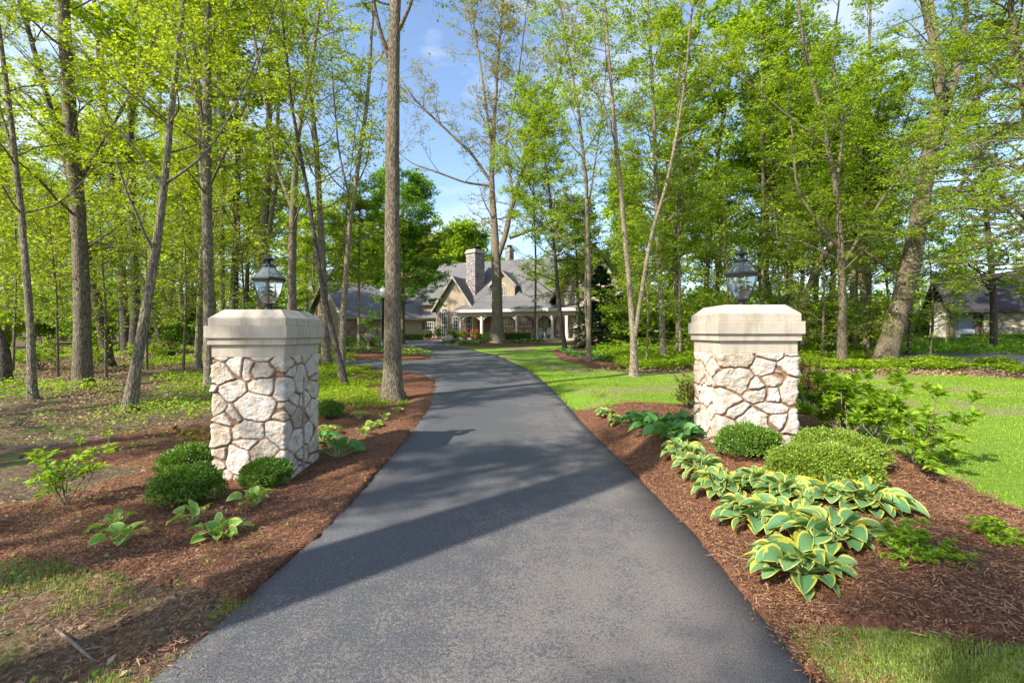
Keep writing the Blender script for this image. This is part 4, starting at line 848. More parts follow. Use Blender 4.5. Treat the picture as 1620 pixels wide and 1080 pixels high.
# ------------------------------------------------------------------ conifer
def conifer(base, hpx, wpx, label, D):
    bx = (base[0] - CU) * D / F; bz = float(H(bx, D)); h = hpx * D / F; R = wpx * D / F / 2; rg = np.random.default_rng(5)
    root = empty('spruce', (bx, D, bz), label, 'conifer')
    m = MB(); m.tube([(0, 0, 0), (0, 0, h * .5), (0, 0, h)], [.16, .09, .015], 8); m.build('trunk', M['bark_dark'], root, True, org=(0, 0, 0))
    n = 260; t = np.sort(rg.random(n)); z = .15 + t * (h - .25); L = R * (1 - t) ** .8 * rg.uniform(.75, 1.15, n) + .1; a = rg.uniform(0, 6.28, n)
    e = np.radians(-12 + 35 * t); d = np.stack([np.cos(a) * np.cos(e), np.sin(a) * np.cos(e), np.sin(e)], 1)
    P = grow(np.stack([0 * z, 0 * z, z], 1), d, L, 7, .04, -.01, rg); f = rg.uniform(.15, 1, (n, 16)); b, tg = at_frac(P, f)
    hor = unit(np.cross(tg, np.array([0, 0, 1.]))) * np.where(rg.random((n, 16, 1)) < .5, -1, 1)
    P2 = grow(b.reshape(-1, 3), (tg * .8 + hor * .9 + [0, 0, -.25]).reshape(-1, 3), (np.repeat(L, 16) * .32), 4, .06, -.05, rg)
    f = rg.uniform(0, 1, (len(P2), 9)); b, tg = at_frac(P2, f); b = b.reshape(-1, 3); tg = tg.reshape(-1, 3)
    V, Fc = leaves(b, tg + rg.normal(0, .45, tg.shape), rg.normal(0, 1, tg.shape) + [0, 0, 1], .16, .05)
    Vb, Fb = tubes(P, np.linspace(.03, .006, 7)[None].repeat(n, 0), 4)
    link('branches', np_mesh('branches', Vb, Fb), M['bark_dark'], root); link('crown', np_mesh('crown', V, Fc), M['needle'], root)
conifer((950, 546), 130, 92, 'dark green spruce with drooping boughs at the right end of the house', 31.0)
conifer((985, 548), 85, 60, 'smaller dark spruce touching the right side of the large spruce', 33.0)

# ------------------------------------------------------------------ gate pillars
def stone_shaft(seed, w, h, flat_x):
    """box surface displaced as rough fieldstones; local origin at base centre"""
    rg = np.random.default_rng(seed); hw = w / 2
    ns = 620; sd = np.column_stack([rg.uniform(-hw - .06, hw + .06, ns), rg.uniform(-hw - .06, hw + .06, ns), rg.uniform(-.1, h + .1, ns)])
    k = np.maximum(np.abs(sd[:, 0]), np.abs(sd[:, 1])) > hw - .13; sd = sd[k]
    for _ in range(60):     # keep a minimum spacing that itself varies
        pass
    keep = []; md = rg.choice([.09, .16, .24, .32], len(sd), p=[.30, .20, .25, .25]); md = md[np.argsort(-md + rg.uniform(0, .25, len(md)))]
    for i in range(len(sd)):
        if all(np.linalg.norm((sd[i] - sd[j]) * [1, 1, 1.2]) > .5 * (md[i] + md[j]) for j in keep): keep.append(i)
    sd = sd[keep]; wgt = md[keep] * .25; asp = rg.uniform(.75, 2.0, len(sd)); tilt = rg.normal(0, .5, (len(sd), 3)) * .10; tint = rg.random(len(sd))
    res = .0075; nx = int(w / res); nz = int(h / res)
    # ring of columns around the box
    t = np.linspace(-hw, hw, nx + 1)[:-1]
    ring = np.concatenate([np.column_stack([t, np.full(nx, -hw)]), np.column_stack([np.full(nx, hw), t]), np.column_stack([-t, np.full(nx, hw)]), np.column_stack([np.full(nx, -hw), -t])])
    nr = len(ring); nrm = np.zeros((nr, 2)); nrm[:nx, 1] = -1; nrm[nx:2 * nx, 0] = 1; nrm[2 * nx:3 * nx, 1] = 1; nrm[3 * nx:, 0] = -1
    for c in (0, nx, 2 * nx, 3 * nx): nrm[c] = nrm[c] + nrm[c - 1]
    zz = np.linspace(0, h, nz + 1); P = np.zeros((nz + 1, nr, 3)); P[..., 0] = ring[None, :, 0]; P[..., 1] = ring[None, :, 1]; P[..., 2] = zz[:, None]
    Q = P.reshape(-1, 3)
    wx = (vnoise(Q[:, 0] + Q[:, 1] * 1.3, Q[:, 2], .05, 1) - .5) * .018; wz = (vnoise(Q[:, 0] * 1.1 - Q[:, 1], Q[:, 2], .05, 2) - .5) * .018
    q = Q + np.column_stack([wx, wx * .7, wz])
    d1 = np.full(len(q), 9.); d2 = np.full(len(q), 9.); i1 = np.zeros(len(q), int)
    for j in range(len(sd)):
        dv = (q - sd[j]) * [1 / asp[j] ** .5, 1 / asp[j] ** .5, asp[j] ** .5 * 1.05]
        d = np.sqrt((dv ** 2).sum(1)) - wgt[j]
        n1 = d < d1; d2 = np.where(n1, d1, np.minimum(d2, d)); i1 = np.where(n1, j, i1); d1 = np.where(n1, d, d1)
    e = (d2 - d1) * .5
    prof = sstep((e - .0065) / .009); rel = Q - sd[i1]
    ledge = np.round((vnoise(Q[:, 0] * .5 + Q[:, 1] * .5 + 3, Q[:, 2], .05, 7)) * 3) / 3
    hgt = prof * (.011 + .008 * ledge + (rel * tilt[i1] * 3).sum(1) * .25 + .012 * (vnoise(Q[:, 0] + Q[:, 1], Q[:, 2], .06, 3) - .5) + .008 * (vnoise(Q[:, 0] + Q[:, 1], Q[:, 2], .022, 4) - .5) + .012 * rg.random(len(sd))[i1])
    hgt += .003 * (vnoise(Q[:, 0] + Q[:, 1], Q[:, 2], .015, 5) - .5)
    top = sstep((h - Q[:, 2]) / .03); hgt *= top * .8 + .2
    nn = np.tile(nrm, (nz + 1, 1)); mort = 1 - prof
    # smooth flat slot for the metal strip on one side face
    m = (np.abs(Q[:, 1] - .02) < .028) & (np.sign(Q[:, 0]) == flat_x) & (np.abs(Q[:, 0]) > hw - .01) & (Q[:, 2] < h - .28)
    hgt = np.where(m, 0.0, hgt)
    V = Q.copy(); V[:, 0] += nn[:, 0] * hgt; V[:, 1] += nn[:, 1] * hgt
    ii = np.arange((nz + 1) * nr).reshape(nz + 1, nr); nxr = np.roll(ii, -1, 1)
    Fq = np.stack([ii[:-1], nxr[:-1], nxr[1:], ii[1:]], -1).reshape(-1, 4)
    return np_mesh('stone_shaft', V, Fq, True, attrs={'mortar': mort, 'tint': tint[i1]})
def lantern(loc, label):
    root = empty('lantern', loc, label, 'lantern', 'lanterns on the gate pillars')
    s = .000815; org = (0, 0, 0); r0 = math.radians(-2)
    def hx(prof, k=6): return [(r * s, z * s) for r, z in prof]
    m = MB(); m.lathe(0, 0, hx([(95, 0), (95, 14), (60, 22), (52, 60), (62, 84), (110, 92), (112, 104)]), 12); m.build('post_base', M['iron'], root, False, org=org)
    body = [(104, 104), (150, 190), (192, 280), (222, 370), (238, 450), (240, 470)]
    roof = [(236, 508), (180, 580), (130, 640), (96, 690)]
    def ribs(name, prof, wd):
        mb = MB()
        for i in range(6):
            a = r0 + i * math.pi / 3; mb.tube([(r * s * math.cos(a), r * s * math.sin(a), z * s) for r, z in prof], [wd] * len(prof), 5)
        return mb
    mb = ribs('frame', body, .0045); mb.lathe(0, 0, hx([(112, 100), (116, 108), (104, 116)]), 6, rot=r0, cap=False); mb.build('frame', M['iron'], root, org=org)
    mb = MB()
    prof = body
    for i in range(6):
        a = r0 + i * math.pi / 3; b = a + math.pi / 3
        for (ra, za), (rb, zb_) in zip(prof[:-1], prof[1:]):
            mb.face([(ra * s * math.cos(a), ra * s * math.sin(a), za * s), (ra * s * math.cos(b), ra * s * math.sin(b), za * s), (rb * s * math.cos(b), rb * s * math.sin(b), zb_ * s), (rb * s * math.cos(a), rb * s * math.sin(a), zb_ * s)])
    mb.build('glass', M['glass'], root, org=org)
    mb = MB(); mb.lathe(0, 0, hx([(240, 466), (272, 474), (276, 492), (262, 508), (236, 516), (228, 508), (236, 476), (240, 466)]), 6, rot=r0, cap=False); mb.build('brim', M['iron'], root, bevel=.002, org=org)
    mb = ribs('roof_frame', roof, .004); mb.lathe(0, 0, hx([(96, 682), (104, 694), (86, 720), (48, 735), (26, 760), (30, 776), (84, 792), (88, 806), (60, 830), (26, 846), (16, 856), (20, 872), (10, 890), (2, 900)]), 12); mb.build('roof_frame', M['iron'], root, org=org)
    mb = MB()
    for i in range(6):
        a = r0 + i * math.pi / 3; b = a + math.pi / 3
        for (ra, za), (rb, zb_) in zip(roof[:-1], roof[1:]):
            mb.face([(ra * s * math.cos(a), ra * s * math.sin(a), za * s), (ra * s * math.cos(b), ra * s * math.sin(b), za * s), (rb * s * math.cos(b), rb * s * math.sin(b), zb_ * s), (rb * s * math.cos(a), rb * s * math.sin(a), zb_ * s)])
    mb.build('roof_glass', M['glass'], root, org=org)
    mb = MB(); mb.lathe(0, 0, hx([(16, 104), (16, 150), (50, 165), (55, 180), (20, 195), (14, 260)]), 10)
    for i in range(3):
        a = .5 + i * 2.094; c, n = math.cos(a), math.sin(a)
        mb.tube([(14 * s * c, 14 * s * n, 200 * s), (60 * s * c, 60 * s * n, 190 * s), (85 * s * c, 85 * s * n, 225 * s)], [.004] * 3, 6)
        mb.lathe(85 * s * c, 85 * s * n, hx([(8, 222), (30, 232), (22, 244)]), 8)
    cl = mb.build('candle_cluster', M['brass'], root, True, org=org)
    for i in range(3):
        a = .5 + i * 2.094; c, n = math.cos(a), math.sin(a)
        mb = MB(); mb.lathe(85 * s * c, 85 * s * n, hx([(15, 244), (15, 372)]), 10); mb.build('candle', M['candle'], root, True, org=org)
        mb = MB(); mb.lathe(85 * s * c, 85 * s * n, hx([(9, 372), (17, 392), (15, 412), (6, 440), (1, 458)]), 10); mb.build('bulb', M['glassbulb'], root, True, org=org)
M['glassbulb'] = simple('bulb_glass', (.75, .70, .55), 0.15)
def pillar(cx, cy, zb, ztop, rot, seed, side, label, lab_lantern):
    root = empty('gate_pillar', (cx, cy, zb), label, 'gate pillar', 'stone gate pillars'); root.rotation_euler = (0, 0, rot)
    h = ztop - zb - .57; wd = .85
    link('stone_shaft', stone_shaft(seed, wd, h + .02, side), M['pillar'], root)
    mb = MB(); hw = wd / 2
    mb.box(side * (hw + .004) if side < 0 else hw - .01, side * (hw - .01) if side < 0 else hw + .022, -.002, .042, 0, h - .28)
    mb.build('metal_strip', M['strip'], root, org=(0, 0, 0))
    def ring(name, w0, z0, z1, w1=None, bev=.006):
        w1 = w1 or w0; a = w0 / 2; b = w1 / 2; m = MB()
        m.hexa([(-a, -a, z0), (a, -a, z0), (a, a, z0), (-a, a, z0)], [(-b, -b, z1), (b, -b, z1), (b, b, z1), (-b, b, z1)])
        return m
    cap = ring('', .885, h, h + .145)
    for w0, z0, z1, w1 in ((.95, h + .145, h + .225, None), (1.00, h + .225, h + .37, None), (.94, h + .37, h + .462, None), (.94, h + .462, h + .57, .70)):
        r = ring('', w0, z0, z1, w1); b = len(cap.v); cap.v += r.v; cap.f += [tuple(i + b for i in f) for f in r.f]; cap.m += r.m
    cap.build('cap', M['concrete'], root, bevel=.007, org=(0, 0, 0))
    lantern((cx, cy, zb + h + .57), lab_lantern)
RZ = math.radians(-2.4)
PLX, PLY = -3.10, 6.04
pillar(PLX, PLY, float(H(PLX, PLY)) - .05, 1.935, RZ, 3, 1, 'square stone gate pillar with concrete cap left of the driveway', 'black glass lantern standing on the left gate pillar')
PRX, PRY = 2.87, 5.92
pillar(PRX, PRY, float(H(PRX, PRY)) - .08, 1.985, RZ, 8, -1, 'square stone gate pillar with concrete cap right of the driveway', 'black glass lantern standing on the right gate pillar')

# ------------------------------------------------------------------ boxwoods
def boxwood(u, v, rx, rz, label, leaf='leaf_box', n=None, name='boxwood', ls=.022, squash=1.0, off=(0, 0), cat='shrub', box=None, D=None, group=None):
    x, y = G(u, v); 
    if D: y = D; x = (u - CU) * D / F
    y += rx * .7; x = (u - CU) * y / F; rg = np.random.default_rng(int(u * 3 + v)); z0 = float(H(x, y))
    root = empty(name, (x, y, z0), label, cat, group)
    n = n or int(9000 * (rx / .3) ** 1.6)
    d = unit(rg.normal(0, 1, (n, 3))); d[:, 2] = np.where(d[:, 2] < -.35, -d[:, 2], d[:, 2])
    a = np.arctan2(d[:, 1], d[:, 0]); lump = 1 + .30 * (vnoise(a * .8 + 9, d[:, 2] * 1.2 + 4, .45, int(u) % 50) - .5) + .22 * (vnoise(a * 2 + 9, d[:, 2] * 3, .35, int(v) % 50) - .5)
    rr = (1 - .20 * rg.random(n) ** 1.2) * lump * np.where(rg.random(n) < .06, 1 + .14 * rg.random(n), 1)
    if box: sc = 1 / np.maximum(np.maximum(np.abs(d[:, 0]), np.abs(d[:, 1])), np.abs(d[:, 2])); rr = (1 - .1 * rg.random(n)) * sc * .9
    R = np.array([rx, rx * squash, rz]); P = d * rr[:, None] * R; P[:, 2] += rz * (.82 if not box else .9)
    P[:, 2] = np.maximum(P[:, 2], .01)
    D_ = unit(d + rg.normal(0, .7, (n, 3)) + [0, 0, .3]); Nn = unit(rg.normal(0, .6, (n, 3)) + d * .5 + [0, 0, .6])
    V, Fc = leaves(P, D_, Nn, ls * rg.uniform(.7, 1.4, n), ls * .62, .15)
    link('foliage', np_mesh('foliage', V, Fc), M[leaf], root)
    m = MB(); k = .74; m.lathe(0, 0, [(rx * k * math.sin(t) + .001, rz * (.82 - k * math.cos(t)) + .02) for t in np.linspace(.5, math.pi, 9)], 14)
    c = m.build('stems', M['shaded_core'], root, True, org=(0, 0, 0)); c.scale = (1, squash, 1)  # solid filler instead of stems; its dark green paints the shaded inside
    return root
boxwood(296, 812, .33, .22, 'large round boxwood in the left bed, in front of the pillar corner', squash=.85)
boxwood(300, 765, .31, .23, 'boxwood mostly hidden behind the large round left boxwood')
boxwood(420, 780, .26, .18, 'small round boxwood at the foot of the left pillar')
boxwood(521, 667, .25, .20, 'low boxwood behind the left pillar beside the drive')
boxwood(1182, 735, .33, .19, 'round boxwood against the front of the right pillar')
boxwood(1298, 790, .46, .195, 'wide pale green boxwood mound right of the right pillar', leaf='leaf_boxlight', squash=.85)
boxwood(1325, 757, .42, .205, 'pale green boxwood behind the wide mound right of the right pillar', leaf='leaf_boxlight')
boxwood(262, 569, .32, .22, 'clipped square boxwood in the left woods', box=True, n=5000, ls=.045)
boxwood(542, 565, .3, .2, 'small clipped boxwood just left of the pillar cap edge in the woods', box=True, n=3000, ls=.045, D=24.5)
# ------------------------------------------------------------------ hostas
def hosta_mesh(seed, n, size, spread_=1.0, erect=0.0):
    rg = np.random.default_rng(seed); V = []; Fs = []; mi = []
    nu, nl = 11, 9; base = 0
    for i in range(n):
        f = (i / n) ** .8; a = i * 2.4 + rg.uniform(-.3, .3); el = math.radians(78 - 50 * f * spread_ + rg.uniform(-8, 8) + erect)
        pl_ = size * (.55 + .55 * f) * rg.uniform(.85, 1.15); bl_ = size * rg.uniform(.62, .98); wd = bl_ * rg.uniform(.58, .74)
        d = np.array([math.cos(a) * math.cos(el), math.sin(a) * math.cos(el), math.sin(el)]); side = np.array([-math.sin(a), math.cos(a), 0.])
        p = np.array([math.cos(a), math.sin(a), 0]) * size * .10 * rg.random(); pth = [p.copy()]; cur = d.copy()
        for _ in range(3):
            cur = unit(cur + np.array([math.cos(a), math.sin(a), 0]) * .08 - [0, 0, .03]); p = p + cur * pl_ / 3; pth.append(p.copy())
        r_ = np.array([.010, .008, .006, .006]) * size / .2; v, fq = tubes(np.array([pth]), r_[None], 5)
        V.append(v); Fs.append(fq + base); mi += [2] * len(fq); base += len(v)
        roll = rg.normal(0, .45); fold = rg.uniform(.25, .55); bend = rg.uniform(.08, .20); twist = rg.normal(0, .05)
        g = np.zeros((nl, nu, 3))
        for j in range(nl):
            t = j / (nl - 1); up = unit(np.cross(cur, side)); up = up if up[2] > -.2 else up
            w_ = wd * (math.sin(math.pi * min(t * 1.0, 1) ** .72) ** .8 * (1 - .25 * t) + .02 * (1 - t)) * .62
            for k in range(nu):
                s = (k / (nu - 1) * 2 - 1); r = side * math.cos(roll) + up * math.sin(roll)
                wave = .05 * math.sin(t * 9 + k * 2 + i) * abs(s) * w_
                g[j, k] = p + r * s * w_ + up * (abs(s) ** 1.3 * fold * w_ + wave + (.012 * size * 5 * math.cos(s * 9)) * .12)
            cur = unit(cur + unit(np.array([math.cos(a), math.sin(a), -1.6])) * bend); side = unit(side + up * twist); p = p + cur * bl_ / (nl - 1)
        V.append(g.reshape(-1, 3)); ix = np.arange(nl * nu).reshape(nl, nu) + base; base += nl * nu
        q = np.stack([ix[:-1, :-1], ix[:-1, 1:], ix[1:, 1:], ix[1:, :-1]], -1).reshape(-1, 4); Fs.append(q)
        for j in range(nl - 1):
            for k in range(nu - 1):
                e = min(k, nu - 2 - k); wide = rg.random() < .22
                mi.append(1 if (e == 0 or (e == 1 and (wide or i % 4 == 0) and i % 5)) else 0)
    return np.concatenate(V), np.concatenate(Fs), mi
HM = {}
M['hosta_fresh'] = leafmat('hosta_fresh', [(.15, .32, .07), (.19, .38, .08), (.25, .44, .10)], trans=0.3, tcol=1.5, rough=0.5, spec=0.3)
def hosta_kind(key, seed, n, size, erect=0, sp=1.0):
    V, Fq, mi = hosta_mesh(seed, n, size, sp, erect); me = np_mesh('hosta', V, Fq, True, mi)
    a, b = {'v': ('hosta_blue', 'hosta_edge'), 'g': ('hosta_green', 'hosta_green')}[key[0]]
    if key[:2] == 'vs': a = 'hosta_fresh'
    for k in (a, b, 'hosta_stalk'): me.materials.append(M[k])
    HM[key] = me
for k, (sd_, n, sz, er, sp) in {'vb1': (1, 62, .20, -4, 1.2), 'vb2': (2, 56, .19, -4, 1.2), 'vb3': (3, 54, .19, -2, 1.15), 'vs1': (4, 14, .13, 10, .9), 'vs2': (5, 10, .13, 12, .9), 'vs3': (6, 17, .13, 8, 1.0), 'gb1': (7, 34, .25, 0, 1.1), 'gb2': (8, 30, .25, 0, 1.1), 'gs1': (9, 12, .19, 8, 1.0)}.items():
    hosta_kind(k, sd_, n, sz, er, sp)
def hosta(key, u, v, sc, label, group=None, rz=None):
    x, y = G(u, v); o = bpy.data.objects.new('hosta', HM[key]); COL.objects.link(o); o.location = (x, y, float(H(x, y)) + .02)
    o.rotation_euler = (rng.normal(0, .05), rng.normal(0, .05), rng.uniform(0, 6.28) if rz is None else rz); sc *= .93; o.scale = (sc, sc, sc * float(rng.uniform(.9, 1.1)))
    return tag(o, label, 'hosta', group)
HG = 'yellow edged hostas in the right bed'; HL = 'yellow edged hostas in the left bed'
hosta('vb1', 1272, 912, 1.08, 'big blue green hosta with yellow leaf edges, nearest the camera', HG)
hosta('vb2', 1318, 862, 1.08, 'yellow edged hosta directly behind the nearest big hosta', HG)
hosta('vb3', 1372, 806, 1.05, 'yellow edged hosta furthest right in the right bed', HG)
hosta('vb1', 1318, 800, .95, 'yellow edged hosta just left of the rightmost one below the wide pale boxwood', HG)
hosta('vb2', 1196, 826, 1.05, 'yellow edged hosta left of and behind the nearest big hosta', HG)
hosta('vb3', 1245, 836, 1.0, 'yellow edged hosta squeezed between the nearest one and its left neighbour', HG)
hosta('vb1', 1250, 792, .95, 'yellow edged hosta in front of the gap between the boxwoods', HG)
hosta('vb3', 1145, 780, 1.0, 'yellow edged hosta in front of the round boxwood by the right pillar', HG)
hosta('vb1', 1205, 772, .85, 'yellow edged hosta directly below the round boxwood at its right side', HG)
hosta('vb2', 1108, 748, .95, 'yellow edged hosta beside the front corner of the right pillar', HG)
hosta('vb3', 1082, 724, .9, 'yellow edged hosta next to the dark green hostas by the right pillar', HG)
hosta('gb1', 1070, 700, 1.0, 'plain dark green hosta nearest the right pillar', 'plain green hostas by the right pillar')
hosta('gb2', 1040, 685, 1.0, 'middle plain green hosta left of the right pillar', 'plain green hostas by the right pillar')
hosta('gb1', 1015, 674, .9, 'leftmost plain green hosta left of the right pillar', 'plain green hostas by the right pillar')
hosta('gb2', 1085, 678, .9, 'plain green hosta tucked behind the others at the right pillar side', 'plain green hostas by the right pillar')
hosta('vb2', 982, 672, .75, 'yellow edged hosta at the left end of the plain green row', HG)
hosta('vb3', 958, 660, .7, 'furthest yellow edged hosta at the drive edge of the right bed', HG)
hosta('vs1', 192, 866, 1.2, 'small yellow edged hosta furthest left and nearest in the left bed', HL)
hosta('vs2', 185, 842, 1.0, 'small yellow edged hosta just behind the leftmost one', HL)
hosta('vs2', 305, 833, 1.2, 'small hosta with few leaves in front of the large round boxwood', HL)
hosta('vs3', 348, 858, 1.2, 'fuller small hosta nearest the drive below the round boxwood', HL)
hosta('vs1', 402, 806, 1.2, 'small hosta in front of the small round boxwood by the left pillar', HL)
hosta('gs1', 535, 727, 1.25, 'upright plain green hosta right of the left pillar', None)
hosta('gs1', 512, 705, 1.0, 'plain green hosta against the right side of the left pillar', None)
hosta('vs1', 520, 690, 1.2, 'yellow edged hosta just behind the plain green ones by the left pillar', HL)
hosta('vs2', 575, 695, 1.2, 'yellow edged hosta nearest the drive in the row behind the left pillar', HL)
hosta('vs3', 592, 680, 1.0, 'second yellow edged hosta in the row behind the left pillar', HL)
hosta('vs1', 568, 665, 1.0, 'small hosta left in the row leading to the tall tree', HL)
hosta('vs2', 608, 668, 1.1, 'yellow edged hosta furthest along the drive edge before the tall tree', HL)
hosta('vs1', 628, 655, .9, 'little hosta at the foot of the tall driveway tree', HL)
for i, (u, v) in enumerate([(562, 557), (572, 559), (583, 558), (596, 559), (612, 560), (640, 560), (650, 557), (660, 560), (668, 563), (676, 565), (645, 565), (630, 563)]):
    hosta(('vs3', 'vs1')[i % 2], u, v, 2.1, 'pale low hosta in the island bed around the lamp post', 'hostas around the lamp post')
for i, (u, v) in enumerate([(895, 560), (905, 563), (915, 566), (924, 563), (940, 570), (950, 567), (960, 572), (935, 561)]):
    hosta(('gb1', 'gb2')[i % 2], u, v, 1.1, 'green hosta in the bed around the slim forked tree', 'hostas around the slim forked tree')
for i, (u, v) in enumerate([(722, 543), (730, 545), (740, 545), (750, 546), (760, 544), (812, 543), (826, 543), (838, 543), (852, 543)]):
    hosta(('gb2', 'gb1')[i % 2], u, v, 1.3, 'green hosta in the bed around the huge oak', 'hostas around the huge oak')

# ------------------------------------------------------------------ loose leafy shrubs
def leafy(name, u, v, h, wdt, leaf, nst, ls, n, label, cat='shrub', bk='bark_tan', el=(35, 75), seed=1, D=None):
    x, y = G(u, v); rg = np.random.default_rng(seed)
    if D: y = D; x = (u - CU) * D / F
    root = empty(name, (x, y, float(H(x, y)) - .01), label, cat)
    a = np.arange(nst) * 2.4 + rg.uniform(-.4, .4, nst); e = np.radians(rg.uniform(*el, nst)); d = np.stack([np.cos(a) * np.cos(e) * wdt / h, np.sin(a) * np.cos(e) * wdt / h, np.sin(e)], 1)
    st = np.zeros((nst, 3)); st[:, :2] = rg.normal(0, .02, (nst, 2)); P = grow(st, d, h * rg.uniform(.75, 1.15, nst), 8, .14, .02, rg)
    R = np.linspace(.009, .003, 8)[None].repeat(nst, 0) * (h / .7)
    f = rg.uniform(.3, 1, (nst, 6)); b, tg = at_frac(P, f); d2 = tg + rg.normal(0, .6, tg.shape) + [0, 0, .2]
    P2 = grow(b.reshape(-1, 3), d2.reshape(-1, 3), h * rg.uniform(.15, .35, nst * 6), 4, .12, .02, rg)
    V1, F1 = tubes(P, R, 5); V2, F2 = tubes(P2, np.linspace(.004, .002, 4)[None].repeat(len(P2), 0) * (h / .7), 4)
    link('stems', np_mesh('stems', np.concatenate([V1, V2]), np.concatenate([F1, F2 + len(V1)]), True), M[bk], root)
    per = max(1, n // len(P2)); f = rg.uniform(.45, 1, (len(P2), per)); b, tg = at_frac(P2, f); b = b.reshape(-1, 3); m = len(b); a = rg.uniform(0, 6.28, m)
    D_ = tg.reshape(-1, 3) * .5 + np.stack([np.cos(a), np.sin(a), rg.normal(.15, .3, m)], 1); Nn = unit(np.stack([rg.normal(0, .35, m), rg.normal(0, .35, m), np.ones(m)], 1))
    L = ls * rg.uniform(.6, 1.25, m); V, Fc = leaves(b, D_, Nn, L, L * .42, .18, .12)
    link('foliage', np_mesh('foliage', V, Fc), M[leaf], root); return root
leafy('azalea', 108, 802, .62, .55, 'leaf_shrub', 8, .085, 560, 'open leafy shrub with thin pale stems at the left of the left bed', seed=4)
leafy('flowering_shrub', 1335, 702, .85, .85, 'leaf_shrub', 18, .095, 4800, 'yellow green leafy shrub directly right of the right pillar', seed=5)
leafy('flowering_shrub', 1448, 742, .72, .62, 'leaf_shrub', 9, .09, 1500, 'open yellow green shrub with bare lower stems at the lawn edge', seed=6, el=(25, 70))
leafy('flowering_shrub', 1385, 690, .7, .6, 'leaf_shrub', 6, .08, 500, 'yellow green shrub between the two larger ones at the right lawn edge', seed=16)
leafy('spirea', 1278, 652, .80, .5, 'leaf_rust', 22, .04, 4200, 'fine leaved rusty green shrub at the back right corner of the right pillar', seed=7, el=(50, 88), bk='bark_dark')
leafy('spirea', 1092, 650, .55, .5, 'leaf_rust', 22, .035, 3000, 'fine leaved reddish yellow shrub behind the left side of the right pillar', seed=8, el=(50, 88), bk='bark_dark')
leafy('astilbe', 320, 706, .30, .5, 'leaf_rust', 12, .04, 700, 'ferny rust and green plant beside the left pillar base', cat='plant', seed=9, el=(15, 60))
leafy('astilbe', 300, 690, .25, .45, 'leaf_rust', 10, .04, 450, 'second ferny rusty plant behind the left boxwoods', cat='plant', seed=19, el=(15, 60))
leafy('low_shrub', 1455, 885, .22, .34, 'leaf_shrub', 30, .035, 4200, 'low spreading green plant right of the nearest big hosta', cat='plant', seed=10, el=(8, 60), bk='stick')
leafy('low_shrub', 1585, 858, .18, .34, 'leaf_shrub', 26, .035, 2600, 'low spreading green plant at the right frame edge', cat='plant', seed=12, el=(8, 55), bk='stick')
leafy('low_shrub', 1540, 800, .10, .22, 'leaf_rust', 10, .03, 350, 'tiny yellowish plant near the grass edge at the right', cat='plant', seed=13, el=(8, 50), bk='stick')
leafy('low_shrub', 640, 640, .16, .5, 'leaf_shrub', 14, .05, 800, 'low green plant right of the tall driveway tree foot', cat='plant', seed=14, el=(8, 50), bk='stick')
leafy('low_shrub', 570, 648, .14, .5, 'leaf_lime', 12, .05, 600, 'low yellow green plant left of the tall driveway tree foot', cat='plant', seed=15, el=(8, 50), bk='stick')
leafy('woodland_bush', 140, 590, 1.0, 1.1, 'leaf_lime', 12, .09, 2200, 'airy lime bush around the foot of the thickest left trunk', seed=21, bk='bark_brown')
leafy('woodland_bush', 60, 585, 1.1, 1.3, 'leaf_shrub', 14, .09, 2600, 'airy green bush behind the slender tree near the left frame edge', seed=22, bk='bark_brown')
leafy('woodland_bush', 230, 575, 1.0, 1.1, 'leaf_lime', 10, .09, 1600, 'airy lime bush behind the leaning grey tree', seed=23, bk='bark_brown')

# fallen stick
sx, sy = G(88, 1003); ex, ey = G(150, 1052); m = MB()
pp = [(sx, sy, float(H(sx, sy)) + .03), (sx * .6 + ex * .4, sy * .6 + ey * .4 + .01, float(H(sx, sy)) + .035), (sx * .25 + ex * .75, sy * .25 + ey * .75 - .012, float(H(ex, ey)) + .03), (ex, ey, float(H(ex, ey)) + .02)]
m.tube(pp, [.006, .010, .008, .005], 7); fx = pp[2]; m.tube([fx, (fx[0] + .05, fx[1] + .025, fx[2] + .004), (fx[0] + .13, fx[1] + .03, fx[2])], [.006, .004, .002], 6)
tag(m.build('fallen_branch', M['stick'], None, True, org=(sx, sy, pp[0][2])), 'crooked grey stick lying on the ground at the bottom left', 'stick')

# ------------------------------------------------------------------ house
TH = math.radians(21); e1 = (math.cos(TH), -math.sin(TH)); e2 = (math.sin(TH), math.cos(TH)); AX, AY = -5.06, 46.0
GZ = float(H(AX, AY)); FR = (AX, AY, math.cos(TH), math.sin(TH))
house = empty('house', (AX, AY, GZ), 'large tan house with grey steep roofs, stone chimney and white porch beyond the trees', 'house')
def su(u, n):
    k = (u - CU) / F; ax = AX + n * e2[0]; ay = AY + n * e2[1]; return (k * ay - ax) / (e1[0] - k * e1[1])
def zu(v, s, n): return CH - (v - CV) / F * (AY + s * e1[1] + n * e2[1])
def gable_wall(mb, s0, s1, n, zb, ze, zp, d=.12, mt=0):
    c = (s0 + s1) / 2
    f = [(s0, n, zb), (s1, n, zb), (s1, n, ze), (c, n, zp), (s0, n, ze)]
    b = [(x, y + d, z) for x, y, z in f]; i = len(mb.v); mb.v += [mb.P(*p) for p in f + b]
    mb.f += [tuple(i + k for k in (0, 1, 2, 3, 4)), tuple(i + k for k in (9, 8, 7, 6, 5))] + [(i + k, i + 5 + k, i + 5 + (k + 1) % 5, i + (k + 1) % 5) for k in range(5)]; mb.m += [mt] * 7
